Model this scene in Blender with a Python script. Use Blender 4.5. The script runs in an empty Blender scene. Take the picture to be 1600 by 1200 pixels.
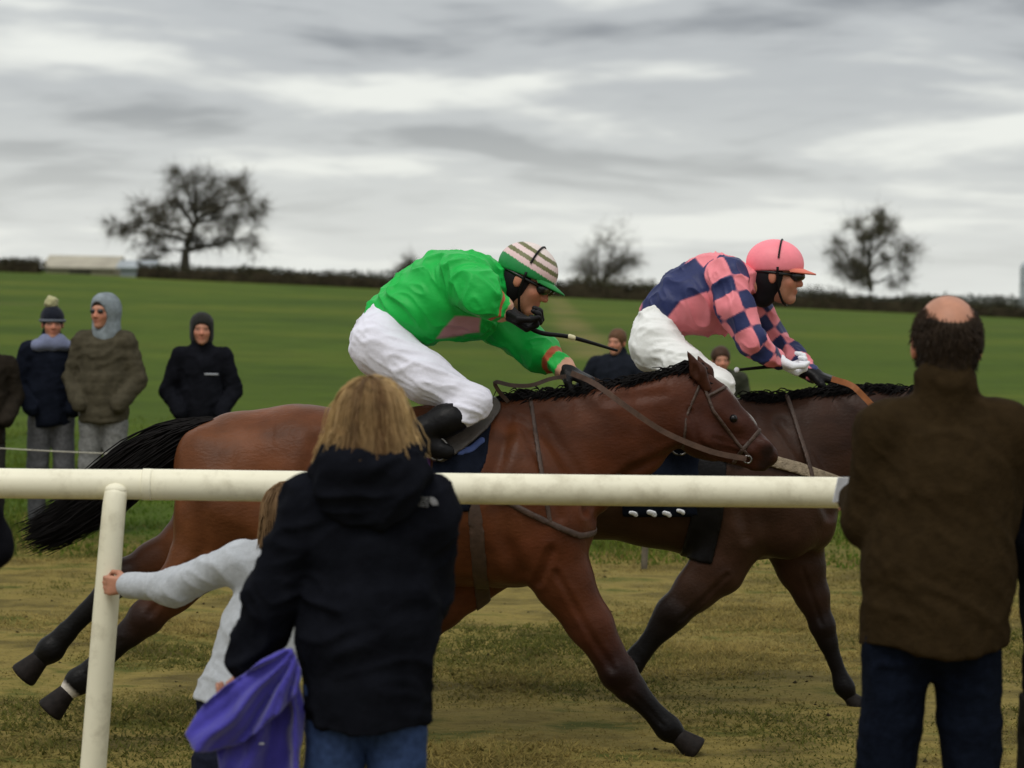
import bpy, math, random
import numpy as np
from mathutils import Matrix, Vector

random.seed(7)
RNG = np.random.default_rng(7)
scn = bpy.context.scene
COL = scn.collection

# ------------------------------------------------------------------ camera
CAM_H = 1.85
F_PX = 4000.0                       # focal length in photo pixels (1600 wide)
PITCH = math.atan(150.0 / F_PX)
ROLL = math.radians(1.0)
cam_data = bpy.data.cameras.new("camera")
cam_data.sensor_width = 36.0
cam_data.lens = 36.0 * F_PX / 1600.0
cam_data.clip_end = 6000.0
cam_data.dof.use_dof = True
cam_data.dof.focus_distance = 10.4
cam_data.dof.aperture_fstop = 4.0
cam = bpy.data.objects.new("camera", cam_data)
COL.objects.link(cam)
cam.location = (0, 0, CAM_H)
cam.matrix_world = (Matrix.Translation((0, 0, CAM_H))
                    @ Matrix.Rotation(math.pi / 2 - PITCH, 4, 'X')
                    @ Matrix.Rotation(ROLL, 4, 'Z'))
scn.camera = cam

# ------------------------------------------------------------------ sky and sun
SUN_EL, SUN_AZ = math.radians(60), math.radians(205)   # azimuth clockwise from +Y
world = bpy.data.worlds.new("World")
scn.world = world
world.use_nodes = True
wt = world.node_tree
wt.nodes.clear()
def wn(t, **kw):
    n = wt.nodes.new(t)
    for k, v in kw.items():
        setattr(n, k, v)
    return n
def wl(a, b):
    wt.links.new(a, b)
def wmath(op, a, b=None, clamp=False):
    n = wn('ShaderNodeMath', operation=op, use_clamp=clamp)
    for i, v in enumerate((a, b)):
        if v is None:
            continue
        if isinstance(v, (int, float)):
            n.inputs[i].default_value = v
        else:
            wl(v, n.inputs[i])
    return n.outputs[0]
w_out = wn('ShaderNodeOutputWorld')
w_bg = wn('ShaderNodeBackground')
w_sky = wn('ShaderNodeTexSky', sky_type='NISHITA')
w_sky.sun_disc = False
w_sky.sun_elevation = SUN_EL
w_sky.sun_rotation = SUN_AZ
w_bg.inputs['Strength'].default_value = 0.10
w_geo = wn('ShaderNodeTexCoord')
w_sep = wn('ShaderNodeSeparateXYZ')
wl(w_geo.outputs['Generated'], w_sep.inputs[0])
zc = wmath('MAXIMUM', w_sep.outputs['Z'], 0.0)
den = wmath('ADD', zc, 0.085)
cx = wmath('DIVIDE', w_sep.outputs['X'], den)
cy = wmath('DIVIDE', w_sep.outputs['Y'], den)
w_comb = wn('ShaderNodeCombineXYZ')
wl(cx, w_comb.inputs[0]); wl(cy, w_comb.inputs[1])
def cloud(scale, off, detail, rough, dist):
    mp = wn('ShaderNodeMapping')
    mp.inputs['Location'].default_value = off
    mp.inputs['Scale'].default_value = scale
    wl(w_comb.outputs[0], mp.inputs[0])
    nz = wn('ShaderNodeTexNoise')
    nz.inputs['Scale'].default_value = 1.0
    nz.inputs['Detail'].default_value = detail
    nz.inputs['Roughness'].default_value = rough
    nz.inputs['Distortion'].default_value = dist
    wl(mp.outputs[0], nz.inputs['Vector'])
    return nz.outputs['Fac']
n1 = cloud((0.85, 0.62, 1), (3.1, 5.3, 0), 4, 0.52, 0.4)
n2 = cloud((2.2, 1.7, 1), (0.3, 1.7, 4), 6, 0.55, 0.3)
nsum = wmath('ADD', wmath('MULTIPLY', n1, 0.79), wmath('MULTIPLY', n2, 0.21))
ramp = wn('ShaderNodeValToRGB')
ramp.color_ramp.interpolation = 'EASE'
e = ramp.color_ramp.elements
e[0].position = 0.37; e[0].color = (2.9, 3.05, 3.25, 1)
e[1].position = 0.60; e[1].color = (8.9, 9.05, 8.55, 1)
m = ramp.color_ramp.elements.new(0.48); m.color = (5.3, 5.5, 5.6, 1)
wl(nsum, ramp.inputs[0])
# overcast luminance: paler thin cloud low over the horizon, thicker above, brighter again overhead
low = wn('ShaderNodeMapRange')
low.inputs['From Min'].default_value = 0.0
low.inputs['From Max'].default_value = 0.080
low.inputs['To Min'].default_value = 0.80
low.inputs['To Max'].default_value = 0.0
wl(zc, low.inputs['Value'])
mixl = wn('ShaderNodeMixRGB')
mixl.inputs[2].default_value = (9.3, 9.5, 9.0, 1)
wl(low.outputs[0], mixl.inputs[0]); wl(ramp.outputs[0], mixl.inputs[1])
zen = wmath('ADD', wmath('MULTIPLY', zc, 0.85), 0.92)
vm = wn('ShaderNodeVectorMath', operation='SCALE')
wl(mixl.outputs[0], vm.inputs[0]); wl(zen, vm.inputs['Scale'])
mixs = wn('ShaderNodeMixRGB')
mixs.inputs[0].default_value = 0.93
wl(w_sky.outputs[0], mixs.inputs[1]); wl(vm.outputs[0], mixs.inputs[2])
wl(mixs.outputs[0], w_bg.inputs['Color'])
wl(w_bg.outputs[0], w_out.inputs['Surface'])

sun_data = bpy.data.lights.new("sun", 'SUN')
sun_data.energy = 1.3
sun_data.angle = math.radians(24)
sun_data.color = (1.0, 0.96, 0.9)
sun = bpy.data.objects.new("sun", sun_data)
COL.objects.link(sun)
sd = Vector((math.sin(SUN_AZ) * math.cos(SUN_EL), math.cos(SUN_AZ) * math.cos(SUN_EL), math.sin(SUN_EL)))
sun.location = sd * 60
sun.rotation_euler = (-sd).to_track_quat('-Z', 'Y').to_euler()

scn.view_settings.view_transform = 'Standard'
scn.view_settings.look = 'None'
scn.view_settings.exposure = 0.0
scn.view_settings.gamma = 1.0
scn.view_settings.use_curve_mapping = False
scn.render.engine = 'CYCLES'
scn.cycles.use_denoising = True
scn.cycles.max_bounces = 6

# ------------------------------------------------------------------ helpers: picture to place
_F = np.array([0, math.cos(PITCH), -math.sin(PITCH)])
_R0 = np.array([1.0, 0, 0]); _U0 = np.array([0, math.sin(PITCH), math.cos(PITCH)])
_R = math.cos(ROLL) * _R0 + math.sin(ROLL) * _U0
_U = -math.sin(ROLL) * _R0 + math.cos(ROLL) * _U0
def at(u, v, Y):
    d = _F + _R * ((u - 800) / F_PX) + _U * ((600 - v) / F_PX)
    return np.array([0, 0, CAM_H]) + d * (Y / d[1])
def px(Y):
    return Y / F_PX

# ------------------------------------------------------------------ helpers: numpy noise
def vnoise(p, seed=0):
    p = np.asarray(p, dtype=np.float64)
    i = np.floor(p).astype(np.int64); f = p - i
    u = f * f * (3 - 2 * f)
    def hsh(a, b, c):
        n = (a * 374761393 + b * 668265263 + c * 2147483647 + seed * 974711) & 0xffffffff
        n = ((n ^ (n >> 13)) * 1274126177) & 0xffffffff
        return ((n ^ (n >> 16)) & 0xffff) / 32767.5 - 1.0
    r = 0
    for dx in (0, 1):
        for dy in (0, 1):
            for dz in (0, 1):
                w = (u[..., 0] if dx else 1 - u[..., 0]) * (u[..., 1] if dy else 1 - u[..., 1]) * (u[..., 2] if dz else 1 - u[..., 2])
                r = r + w * hsh(i[..., 0] + dx, i[..., 1] + dy, i[..., 2] + dz)
    return r
def fbm(p, seed=0, o=3):
    p = np.asarray(p, float); r = 0; a = 1.0
    for k in range(o):
        r = r + a * vnoise(p * (2 ** k), seed + k * 17); a *= 0.5
    return r

# ------------------------------------------------------------------ helpers: mesh objects
def mk(name, V, F, mat, parent=None, colors=None, smooth=True, origin=None):
    V = np.asarray(V, dtype=np.float32)
    if origin is not None:
        V = V - np.asarray(origin, dtype=np.float32)
    F = np.asarray(F, dtype=np.int32)
    me = bpy.data.meshes.new(name)
    n, k = F.shape
    me.vertices.add(len(V)); me.vertices.foreach_set('co', V.ravel())
    me.loops.add(n * k); me.loops.foreach_set('vertex_index', F.ravel())
    me.polygons.add(n); me.polygons.foreach_set('loop_start', np.arange(0, n * k, k, dtype=np.int32))
    me.update(calc_edges=True)
    me.polygons.foreach_set('use_smooth', np.full(n, smooth))
    if colors is not None:
        ca = me.color_attributes.new('Col', 'FLOAT_COLOR', 'POINT')
        c4 = np.ones((len(V), 4), dtype=np.float32); c4[:, :3] = colors
        ca.data.foreach_set('color', c4.ravel())
    me.materials.append(mat)
    o = bpy.data.objects.new(name, me)
    COL.objects.link(o)
    if parent is not None:
        o.parent = parent
    return o
def empty(name, loc=(0, 0, 0), rotz=0.0):
    o = bpy.data.objects.new(name, None)
    o.empty_display_size = 0.1
    o.location = loc; o.rotation_euler = (0, 0, rotz)
    COL.objects.link(o)
    return o
def tag(o, label=None, cat=None, group=None, kind=None):
    if label: o['label'] = label
    if cat: o['category'] = cat
    if group: o['group'] = group
    if kind: o['kind'] = kind
    return o

def tubes(paths, radii, n=4, caps=False):
    paths = np.asarray(paths, float); S, P, _ = paths.shape
    radii = np.broadcast_to(np.asarray(radii, float), (S, P))
    t = np.gradient(paths, axis=1)
    t /= np.linalg.norm(t, axis=2, keepdims=True) + 1e-9
    ref = np.where(np.abs(t[:, :1, 2:3]) > 0.9, np.array([1.0, 0, 0]), np.array([0, 0, 1.0]))
    ref = np.broadcast_to(ref, t.shape)
    a = np.cross(t, ref); a /= np.linalg.norm(a, axis=2, keepdims=True) + 1e-9
    b = np.cross(t, a)
    ang = np.arange(n) * 2 * np.pi / n
    V = paths[:, :, None] + radii[:, :, None, None] * (a[:, :, None] * np.cos(ang)[None, None, :, None] + b[:, :, None] * np.sin(ang)[None, None, :, None])
    idx = np.arange(S * P * n).reshape(S, P, n)
    nxt = np.roll(idx, -1, axis=2)
    F = np.stack([idx[:, :-1], nxt[:, :-1], nxt[:, 1:], idx[:, 1:]], axis=-1).reshape(-1, 4)
    return V.reshape(-1, 3), F
def smooth_path(pts, n):
    pts = np.asarray(pts, float)
    s = np.r_[0, np.cumsum(np.linalg.norm(np.diff(pts, axis=0), axis=1))]
    # Catmull-Rom through the points
    P = np.vstack([2 * pts[0] - pts[1], pts, 2 * pts[-1] - pts[-2]])
    q = np.linspace(0, s[-1], n); out = []
    for v in q:
        i = min(np.searchsorted(s, v, side='right') - 1, len(pts) - 2)
        t = (v - s[i]) / (s[i + 1] - s[i] + 1e-12)
        p0, p1, p2, p3 = P[i], P[i + 1], P[i + 2], P[i + 3]
        out.append(0.5 * (2 * p1 + (p2 - p0) * t + (2 * p0 - 5 * p1 + 4 * p2 - p3) * t * t + (3 * p1 - p0 - 3 * p2 + p3) * t ** 3))
    return np.array(out)
def tube_obj(name, pts, r, mat, parent, origin=None, n=10, seg=24, colors=None):
    p = smooth_path(pts, seg)
    V, F = tubes(p[None], np.broadcast_to(np.interp(np.linspace(0, 1, seg), np.linspace(0, 1, np.size(r)), np.atleast_1d(r)), (1, seg)), n)
    # close the ends with small fans made of quads
    base = len(V)
    V = np.vstack([V, p[0], p[-1]])
    caps = []
    for i in range(0, n, 2):
        caps.append([base, (i + 2) % n, i + 1, i])
        q = (seg - 1) * n
        caps.append([base + 1, q + i, q + i + 1, q + (i + 2) % n])
    return mk(name, V, np.vstack([F, caps]), mat, parent, colors, True, origin)
def box_arrays(lo, hi):
    x0, y0, z0 = lo; x1, y1, z1 = hi
    V = np.array([(x0, y0, z0), (x1, y0, z0), (x1, y1, z0), (x0, y1, z0), (x0, y0, z1), (x1, y0, z1), (x1, y1, z1), (x0, y1, z1)], float)
    F = np.array([(0, 3, 2, 1), (4, 5, 6, 7), (0, 1, 5, 4), (1, 2, 6, 5), (2, 3, 7, 6), (3, 0, 4, 7)])
    return V, F
def join(*parts):
    Vs, Fs, n = [], [], 0
    for V, F in parts:
        Vs.append(V); Fs.append(np.asarray(F) + n); n += len(V)
    return np.vstack(Vs), np.vstack(Fs)

# ------------------------------------------------------------------ helpers: blended solids (signed distance -> surface nets)
def cone(a, b, ra, rb, s=(1, 1, 1), k=0.03, c=(0.5, 0.5, 0.5), op='+'):
    return dict(t='c', a=np.asarray(a, float), b=np.asarray(b, float), ra=ra, rb=rb, s=np.asarray(s, float), k=k, c=c, op=op)
def ell(c0, r, R=None, k=0.03, c=(0.5, 0.5, 0.5), op='+'):
    r = np.full(3, float(r)) if np.isscalar(r) else np.asarray(r, float)
    return dict(t='e', a=np.asarray(c0, float), r=r, R=None if R is None else np.asarray(R, float), k=k, c=c, op=op)
def rot_y(deg):      # turns local X towards -Z (nose down) for positive angles
    a = math.radians(deg)
    return np.array([[math.cos(a), 0, math.sin(a)], [0, 1, 0], [-math.sin(a), 0, math.cos(a)]])
def pdist(p, X, Y, Z):
    if p['t'] == 'c':
        s = p['s']; a = p['a']; d = (p['b'] - a) / s
        x, y, z = (X - a[0]) / s[0], (Y - a[1]) / s[1], (Z - a[2]) / s[2]
        t = np.clip((x * d[0] + y * d[1] + z * d[2]) / (d @ d + 1e-12), 0, 1)
        return np.sqrt((x - t * d[0]) ** 2 + (y - t * d[1]) ** 2 + (z - t * d[2]) ** 2) - (p['ra'] + t * (p['rb'] - p['ra']))
    x, y, z = X - p['a'][0], Y - p['a'][1], Z - p['a'][2]
    if p['R'] is not None:
        R = p['R']
        x, y, z = (x * R[0, 0] + y * R[1, 0] + z * R[2, 0], x * R[0, 1] + y * R[1, 1] + z * R[2, 1], x * R[0, 2] + y * R[1, 2] + z * R[2, 2])
    r = p['r']
    k0 = np.sqrt((x / r[0]) ** 2 + (y / r[1]) ** 2 + (z / r[2]) ** 2)
    k1 = np.sqrt((x / r[0] ** 2) ** 2 + (y / r[1] ** 2) ** 2 + (z / r[2] ** 2) ** 2) + 1e-9
    return k0 * (k0 - 1) / k1
def pbox(p, pad=0.0):
    if p['t'] == 'c':
        e0, e1 = p['ra'] * p['s'], p['rb'] * p['s']
        return np.minimum(p['a'] - e0, p['b'] - e1) - pad, np.maximum(p['a'] + e0, p['b'] + e1) + pad
    m = p['r'] if p['R'] is None else np.abs(p['R']) @ p['r']
    return p['a'] - m - pad, p['a'] + m + pad
def blend(d1, d2, k, op):
    if op == '+':
        h = np.clip(0.5 + 0.5 * (d1 - d2) / k, 0, 1)
        return d1 * (1 - h) + d2 * h - k * h * (1 - h)
    d2 = -d2
    h = np.clip(0.5 - 0.5 * (d1 - d2) / k, 0, 1)
    return d1 * (1 - h) + d2 * h + k * h * (1 - h)
def volume(prims, h, lo=None, hi=None):
    if lo is None:
        bs = [pbox(p, 0.03) for p in prims if p['op'] == '+']
        lo = np.min([b[0] for b in bs], axis=0); hi = np.max([b[1] for b in bs], axis=0)
    n = np.ceil((hi - lo) / h).astype(int) + 1
    ax = [lo[i] + h * np.arange(n[i]) for i in range(3)]
    vol = np.full(n, 0.5, dtype=np.float32)
    for p in prims:
        b0, b1 = pbox(p, p['k'] + 3 * h)
        i0 = np.clip(np.floor((b0 - lo) / h).astype(int), 0, n); i1 = np.clip(np.ceil((b1 - lo) / h).astype(int) + 1, 0, n)
        if np.any(i1 <= i0):
            continue
        sl = tuple(slice(i0[i], i1[i]) for i in range(3))
        d = pdist(p, ax[0][sl[0]][:, None, None], ax[1][sl[1]][None, :, None], ax[2][sl[2]][None, None, :])
        vol[sl] = blend(vol[sl], d, p['k'], p['op'])
    return vol, lo, ax
def nets(vol, lo, h):
    nx, ny, nz = vol.shape
    ins = vol < 0
    cnt = np.zeros((nx - 1, ny - 1, nz - 1), np.int8)
    offs = [(i, j, k) for i in (0, 1) for j in (0, 1) for k in (0, 1)]
    for i, j, k in offs:
        cnt += ins[i:nx - 1 + i, j:ny - 1 + j, k:nz - 1 + k]
    act = (cnt > 0) & (cnt < 8)
    idx = np.full(act.shape, -1, np.int64)
    cells = np.argwhere(act)
    idx[act] = np.arange(len(cells))
    acc = np.zeros((len(cells), 3)); num = np.zeros(len(cells))
    for o in offs:
        for axis in range(3):
            if o[axis]:
                continue
            o2 = list(o); o2[axis] = 1
            v0 = vol[cells[:, 0] + o[0], cells[:, 1] + o[1], cells[:, 2] + o[2]].astype(float)
            v1 = vol[cells[:, 0] + o2[0], cells[:, 1] + o2[1], cells[:, 2] + o2[2]].astype(float)
            m_ = (v0 < 0) != (v1 < 0)
            t = np.where(m_, v0 / np.where(m_, v0 - v1, 1), 0)
            pt = np.array(o, float) + t[:, None] * (np.array(o2, float) - np.array(o, float))
            acc += pt * m_[:, None]; num += m_
    V = lo + h * (cells + acc / num[:, None])
    Fs = []
    for axis in range(3):
        b, c = (axis + 1) % 3, (axis + 2) % 3
        s0 = [slice(1, -1)] * 3; s1 = [slice(1, -1)] * 3
        s0[axis] = slice(0, -1); s1[axis] = slice(1, None)
        A, B = ins[tuple(s0)], ins[tuple(s1)]
        for flip in (False, True):
            e_ = np.argwhere((A & ~B) if not flip else (~A & B))
            if not len(e_):
                continue
            e_[:, b] += 1; e_[:, c] += 1
            def cell(db, dc):
                q = e_.copy(); q[:, b] += db; q[:, c] += dc
                return idx[q[:, 0], q[:, 1], q[:, 2]]
            quad = np.stack([cell(-1, -1), cell(0, -1), cell(0, 0), cell(-1, 0)], axis=1)
            if flip:
                quad = quad[:, ::-1]
            Fs.append(quad)
    F = np.vstack(Fs)
    F = F[(F >= 0).all(axis=1)]
    return V, F
def relax(V, F, it=2, lam=0.5):
    E = np.vstack([F[:, [0, 1]], F[:, [1, 2]], F[:, [2, 3]], F[:, [3, 0]]])
    n = len(V)
    deg = np.bincount(E[:, 0], minlength=n) + np.bincount(E[:, 1], minlength=n)
    for q in range(it):
        for l in (lam, -lam * 1.02) if it > 2 else (lam,):
            S = np.stack([np.bincount(E[:, 0], V[E[:, 1], i], n) + np.bincount(E[:, 1], V[E[:, 0], i], n) for i in range(3)], axis=1)
            V = V + l * (S / np.maximum(deg, 1)[:, None] - V)
    return V
def normals(V, F):
    n = np.cross(V[F[:, 2]] - V[F[:, 0]], V[F[:, 3]] - V[F[:, 1]])
    N = np.stack([sum(np.bincount(F[:, j], n[:, i], len(V)) for j in range(4)) for i in range(3)], axis=1)
    return N / (np.linalg.norm(N, axis=1, keepdims=True) + 1e-12)
def paint(V, prims, w=0.012):
    D = np.stack([pdist(p, V[:, 0], V[:, 1], V[:, 2]) for p in prims if p['op'] == '+'], axis=1)
    C = np.array([p['c'] for p in prims if p['op'] == '+'], float)
    W = np.exp(-np.clip(D - D.min(axis=1, keepdims=True), 0, 1) / w)
    return (W @ C) / W.sum(axis=1, keepdims=True)
def solid(prims, h, cut=None, it=1, disp=None, recolor=None, w=0.012):
    """cut(X, Y, Z) is a signed distance that the solid is kept inside of; disp(V, N) offsets along the normals."""
    vol, lo, ax = volume(prims, h)
    if cut is not None:
        vol = np.maximum(vol, cut(ax[0][:, None, None], ax[1][None, :, None], ax[2][None, None, :]))
        vol[0], vol[-1] = 0.5, 0.5
        vol[:, 0], vol[:, -1] = 0.5, 0.5
        vol[:, :, 0], vol[:, :, -1] = 0.5, 0.5
    V, F = nets(vol, lo, h)
    V = relax(V, F, it)
    C = paint(V, prims, w)
    if recolor is not None:
        C = recolor(V, C)
    if disp is not None:
        N = normals(V, F)
        V = V + N * disp(V, N)[:, None]
    return V, F, C
def line2(pts, w, axes=(0, 2)):
    """Distance, seen along the third axis, to a polyline: for straps and cloths laid over a body."""
    pts = [np.asarray(p)[list(axes)] for p in pts]
    def fn(X, Y, Z):
        A = (X, Y, Z); x, z = A[axes[0]], A[axes[1]]
        best = None
        for a, b in zip(pts[:-1], pts[1:]):
            d = b - a
            t = np.clip(((x - a[0]) * d[0] + (z - a[1]) * d[1]) / (d @ d + 1e-12), 0, 1)
            q = np.sqrt((x - a[0] - t * d[0]) ** 2 + (z - a[1] - t * d[1]) ** 2) - w
            best = q if best is None else np.minimum(best, q)
        return best + 0 * Y
    return fn
def poly2(pts):
    """Signed distance to a polygon in the X-Z plane, extended along Y."""
    P = [np.array([p[0], p[2]]) for p in pts]
    def fn(X, Y, Z):
        x, z = X + 0 * Z, Z + 0 * X
        d = np.full(np.broadcast(x, z).shape, 1e9); s = np.ones_like(d)
        for i in range(len(P)):
            a, b = P[i], P[i - 1]
            e_ = b - a; wx, wz = x - a[0], z - a[1]
            t = np.clip((wx * e_[0] + wz * e_[1]) / (e_ @ e_), 0, 1)
            d = np.minimum(d, (wx - e_[0] * t) ** 2 + (wz - e_[1] * t) ** 2)
            c1, c2, c3 = z >= a[1], z < b[1], e_[0] * wz > e_[1] * wx
            s = np.where((c1 & c2 & c3) | (~c1 & ~c2 & ~c3), -s, s)
        return s * np.sqrt(d) + 0 * Y
    return fn
def shell(prims, h, off, region, lo, hi, it=1):
    """What lies within OFF of the body's surface and inside REGION: tack and trim that follow the body."""
    vol, lo, ax = volume(prims, h, np.asarray(lo, float), np.asarray(hi, float))
    vol = np.maximum(vol - off, region(ax[0][:, None, None], ax[1][None, :, None], ax[2][None, None, :]))
    for sl in ((0,), (-1,)):
        vol[sl[0]] = 0.5; vol[:, sl[0]] = 0.5; vol[:, :, sl[0]] = 0.5
    V, F = nets(vol, lo, h)
    return relax(V, F, it), F

# ------------------------------------------------------------------ materials
def mat(name, color=None, rough=0.7, var=0.25, vscale=9.0, bump=0.0, bscale=40.0, spec=0.35, sheen=0.0, stretch=(1, 1, 1), metallic=0.0, coat=0.0, hue=0.0):
    m_ = bpy.data.materials.new(name)
    m_.use_nodes = True
    nt = m_.node_tree; nd = nt.nodes; b = nd['Principled BSDF']
    L = nt.links.new
    tc = nd.new('ShaderNodeTexCoord'); mp = nd.new('ShaderNodeMapping'); mp.inputs['Scale'].default_value = stretch
    L(tc.outputs['Object'], mp.inputs[0])
    nz = nd.new('ShaderNodeTexNoise'); nz.inputs['Scale'].default_value = vscale; nz.inputs['Detail'].default_value = 5
    L(mp.outputs[0], nz.inputs['Vector'])
    mr = nd.new('ShaderNodeMapRange'); mr.inputs['From Min'].default_value = 0.3; mr.inputs['From Max'].default_value = 0.7
    mr.inputs['To Min'].default_value = 1 - var; mr.inputs['To Max'].default_value = 1 + var
    L(nz.outputs['Fac'], mr.inputs['Value'])
    sc_ = nd.new('ShaderNodeVectorMath'); sc_.operation = 'SCALE'
    if color is None:
        at_ = nd.new('ShaderNodeAttribute'); at_.attribute_name = 'Col'
        L(at_.outputs['Color'], sc_.inputs[0])
    else:
        sc_.inputs[0].default_value = color[:3]
    L(mr.outputs[0], sc_.inputs['Scale'])
    L(sc_.outputs[0], b.inputs['Base Color'])
    b.inputs['Roughness'].default_value = rough
    b.inputs['Specular IOR Level'].default_value = spec
    b.inputs['Metallic'].default_value = metallic
    b.inputs['Sheen Weight'].default_value = sheen
    b.inputs['Coat Weight'].default_value = coat
    if bump:
        nb = nd.new('ShaderNodeTexNoise'); nb.inputs['Scale'].default_value = bscale; nb.inputs['Detail'].default_value = 4
        L(mp.outputs[0], nb.inputs['Vector'])
        bp = nd.new('ShaderNodeBump'); bp.inputs['Strength'].default_value = bump; bp.inputs['Distance'].default_value = 0.02
        L(nb.outputs['Fac'], bp.inputs['Height']); L(bp.outputs[0], b.inputs['Normal'])
    return m_
M_COAT = mat('horse_coat', None, 0.42, 0.30, 9, 0.14, 90, 0.13, stretch=(0.6, 1, 1))
M_HAIR = mat('hair', None, 0.55, 0.2, 30, 0.0, spec=0.14)
M_HORSEHAIR = mat('horse_hair', (0.006, 0.005, 0.005), 0.6, 0.3, 20, spec=0.08)
M_SKIN = mat('skin', None, 0.55, 0.12, 30, 0.05, 120, 0.4)
M_SILK = mat('racing_silk', None, 0.5, 0.08, 12, 0.12, 45, 0.25)
M_BREECH = mat('breeches_cloth', (0.72, 0.71, 0.80), 0.7, 0.05, 14, 0.12, 50, 0.3)
M_LEATHER = mat('dark_leather', (0.006, 0.0055, 0.006), 0.42, 0.35, 20, 0.1, 90, 0.14)
M_TAN = mat('brown_leather', (0.050, 0.028, 0.019), 0.55, 0.3, 30, 0.1, 120, 0.4)
M_GREYLEATHER = mat('saddle_leather', (0.055, 0.044, 0.036), 0.5, 0.3, 18, 0.1, 90, 0.4)
M_NAVY = mat('navy_cloth', (0.006, 0.008, 0.015), 0.85, 0.3, 20, 0.15, 80, 0.06)
M_CLOTH = mat('coat_cloth', None, 0.9, 0.25, 16, 0.2, 40, 0.03)
M_TWEED = mat('waxed_cloth', None, 0.9, 0.18, 30, 0.2, 60, 0.03)
M_DENIM = mat('denim', None, 0.9, 0.25, 45, 0.2, 60, 0.05)
M_WOOL = mat('wool_knit', None, 0.95, 0.09, 60, 0.25, 260, 0.05, 0.1, (1, 1, 1))
M_PLASTIC = mat('rail_plastic', (0.76, 0.72, 0.56), 0.45, 0.07, 2.2, 0.03, 30, 0.3)
def grime(m_, col, amount, scale, lo, hi):
    nt = m_.node_tree; b = nt.nodes['Principled BSDF']; src = b.inputs['Base Color'].links[0].from_socket
    tc = nt.nodes.new('ShaderNodeTexCoord'); n = nt.nodes.new('ShaderNodeTexNoise'); n.inputs['Scale'].default_value = scale; n.inputs['Detail'].default_value = 8; n.inputs['Roughness'].default_value = 0.7
    nt.links.new(tc.outputs['Object'], n.inputs['Vector'])
    r_ = nt.nodes.new('ShaderNodeMapRange'); r_.inputs['From Min'].default_value = lo; r_.inputs['From Max'].default_value = hi; r_.inputs['To Max'].default_value = amount
    nt.links.new(n.outputs['Fac'], r_.inputs['Value'])
    mx = nt.nodes.new('ShaderNodeMixRGB'); mx.inputs[2].default_value = (*col, 1)
    nt.links.new(r_.outputs[0], mx.inputs[0]); nt.links.new(src, mx.inputs[1]); nt.links.new(mx.outputs[0], b.inputs['Base Color'])
grime(M_PLASTIC, (0.30, 0.25, 0.15), 0.55, 9.0, 0.50, 0.78)
M_HELMET = mat('helmet_silk', None, 0.5, 0.06, 20, 0.05, 60, 0.4)
M_BLACK = mat('black_plastic', (0.008, 0.008, 0.009), 0.3, 0.2, 20, spec=0.5)
M_LENS = mat('goggle_lens', (0.05, 0.045, 0.02), 0.15, 0.1, 20, spec=0.6)
M_WHITE = mat('white_cloth', (0.75, 0.76, 0.80), 0.8, 0.06, 20, 0.1, 60)
M_BARK = mat('bark', (0.045, 0.040, 0.030), 0.95, 0.35, 3, spec=0.1)
M_TWIG = mat('twigs', (0.085, 0.076, 0.055), 0.95, 0.3, 2, spec=0.1)
M_LEAF = mat('foliage', None, 0.8, 0.3, 3, spec=0.15)
M_GRASS = mat('grass_blades', None, 0.8, 0.2, 4, spec=0.15)
def leafy(m_, f):
    """Thin leaves and blades let light through."""
    nt = m_.node_tree; b = nt.nodes['Principled BSDF']; o = nt.nodes['Material Output']
    tr = nt.nodes.new('ShaderNodeBsdfTranslucent'); mx = nt.nodes.new('ShaderNodeMixShader'); mx.inputs[0].default_value = f
    src = b.inputs['Base Color'].links[0].from_socket
    nt.links.new(src, tr.inputs['Color'])
    nt.links.new(b.outputs[0], mx.inputs[1]); nt.links.new(tr.outputs[0], mx.inputs[2]); nt.links.new(mx.outputs[0], o.inputs['Surface'])
leafy(M_GRASS, 0.5)
M_METAL = mat('steel', (0.16, 0.15, 0.14), 0.35, 0.1, 20, metallic=1.0)
M_HOOF = mat('hoof_horn', (0.012, 0.009, 0.008), 0.6, 0.4, 40, 0.1, 80, 0.12)
M_EYE = mat('eye', (0.004, 0.003, 0.003), 0.25, 0.0, 5, spec=0.25)

# ------------------------------------------------------------------ ground
HEDGE_Y = 200.0
_hl, _hc, _hr = at(0, 424, HEDGE_Y), at(800, 461, HEDGE_Y), at(1600, 498, HEDGE_Y)
SLOPE = (_hr[2] - _hl[2]) / (_hr[0] - _hl[0])
ZC = _hc[2] - SLOPE * _hc[0]
def ground_z(X, Y):
    X = np.asarray(X, float); Y = np.asarray(Y, float)
    t = np.clip((Y - 26) / (HEDGE_Y - 26), 0, 1)
    Xc = np.clip(X, -90, 90)
    z = t * (ZC + SLOPE * Xc)
    return z - np.clip(Y - HEDGE_Y - 10, 0, 4000) * 0.0016
ys = np.r_[np.linspace(-60, 6, 12), np.linspace(7, 24, 170), 24 + np.cumsum(np.geomspace(0.15, 160, 110))]
xs = np.sort(np.r_[np.linspace(-5.5, 5.5, 110), 5.5 + np.cumsum(np.geomspace(0.2, 320, 40)), -5.5 - np.cumsum(np.geomspace(0.2, 320, 40))])
GX, GY = np.meshgrid(xs, ys, indexing='ij')
GZ = ground_z(GX, GY)
trk = np.clip(1 - np.abs(GY - 14) / 7, 0, 1)
GZ += trk * 0.022 * fbm(np.stack([GX * 2.2, GY * 2.2, 0 * GX], -1), 3, 3) * (np.abs(GX) < 7)
gi = np.arange(GX.size).reshape(GX.shape)
gF = np.stack([gi[:-1, :-1], gi[1:, :-1], gi[1:, 1:], gi[:-1, 1:]], -1).reshape(-1, 4)
mg = bpy.data.materials.new('turf'); mg.use_nodes = True
nt = mg.node_tree; nd = nt.nodes; L = nt.links.new; pb = nd['Principled BSDF']
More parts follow.
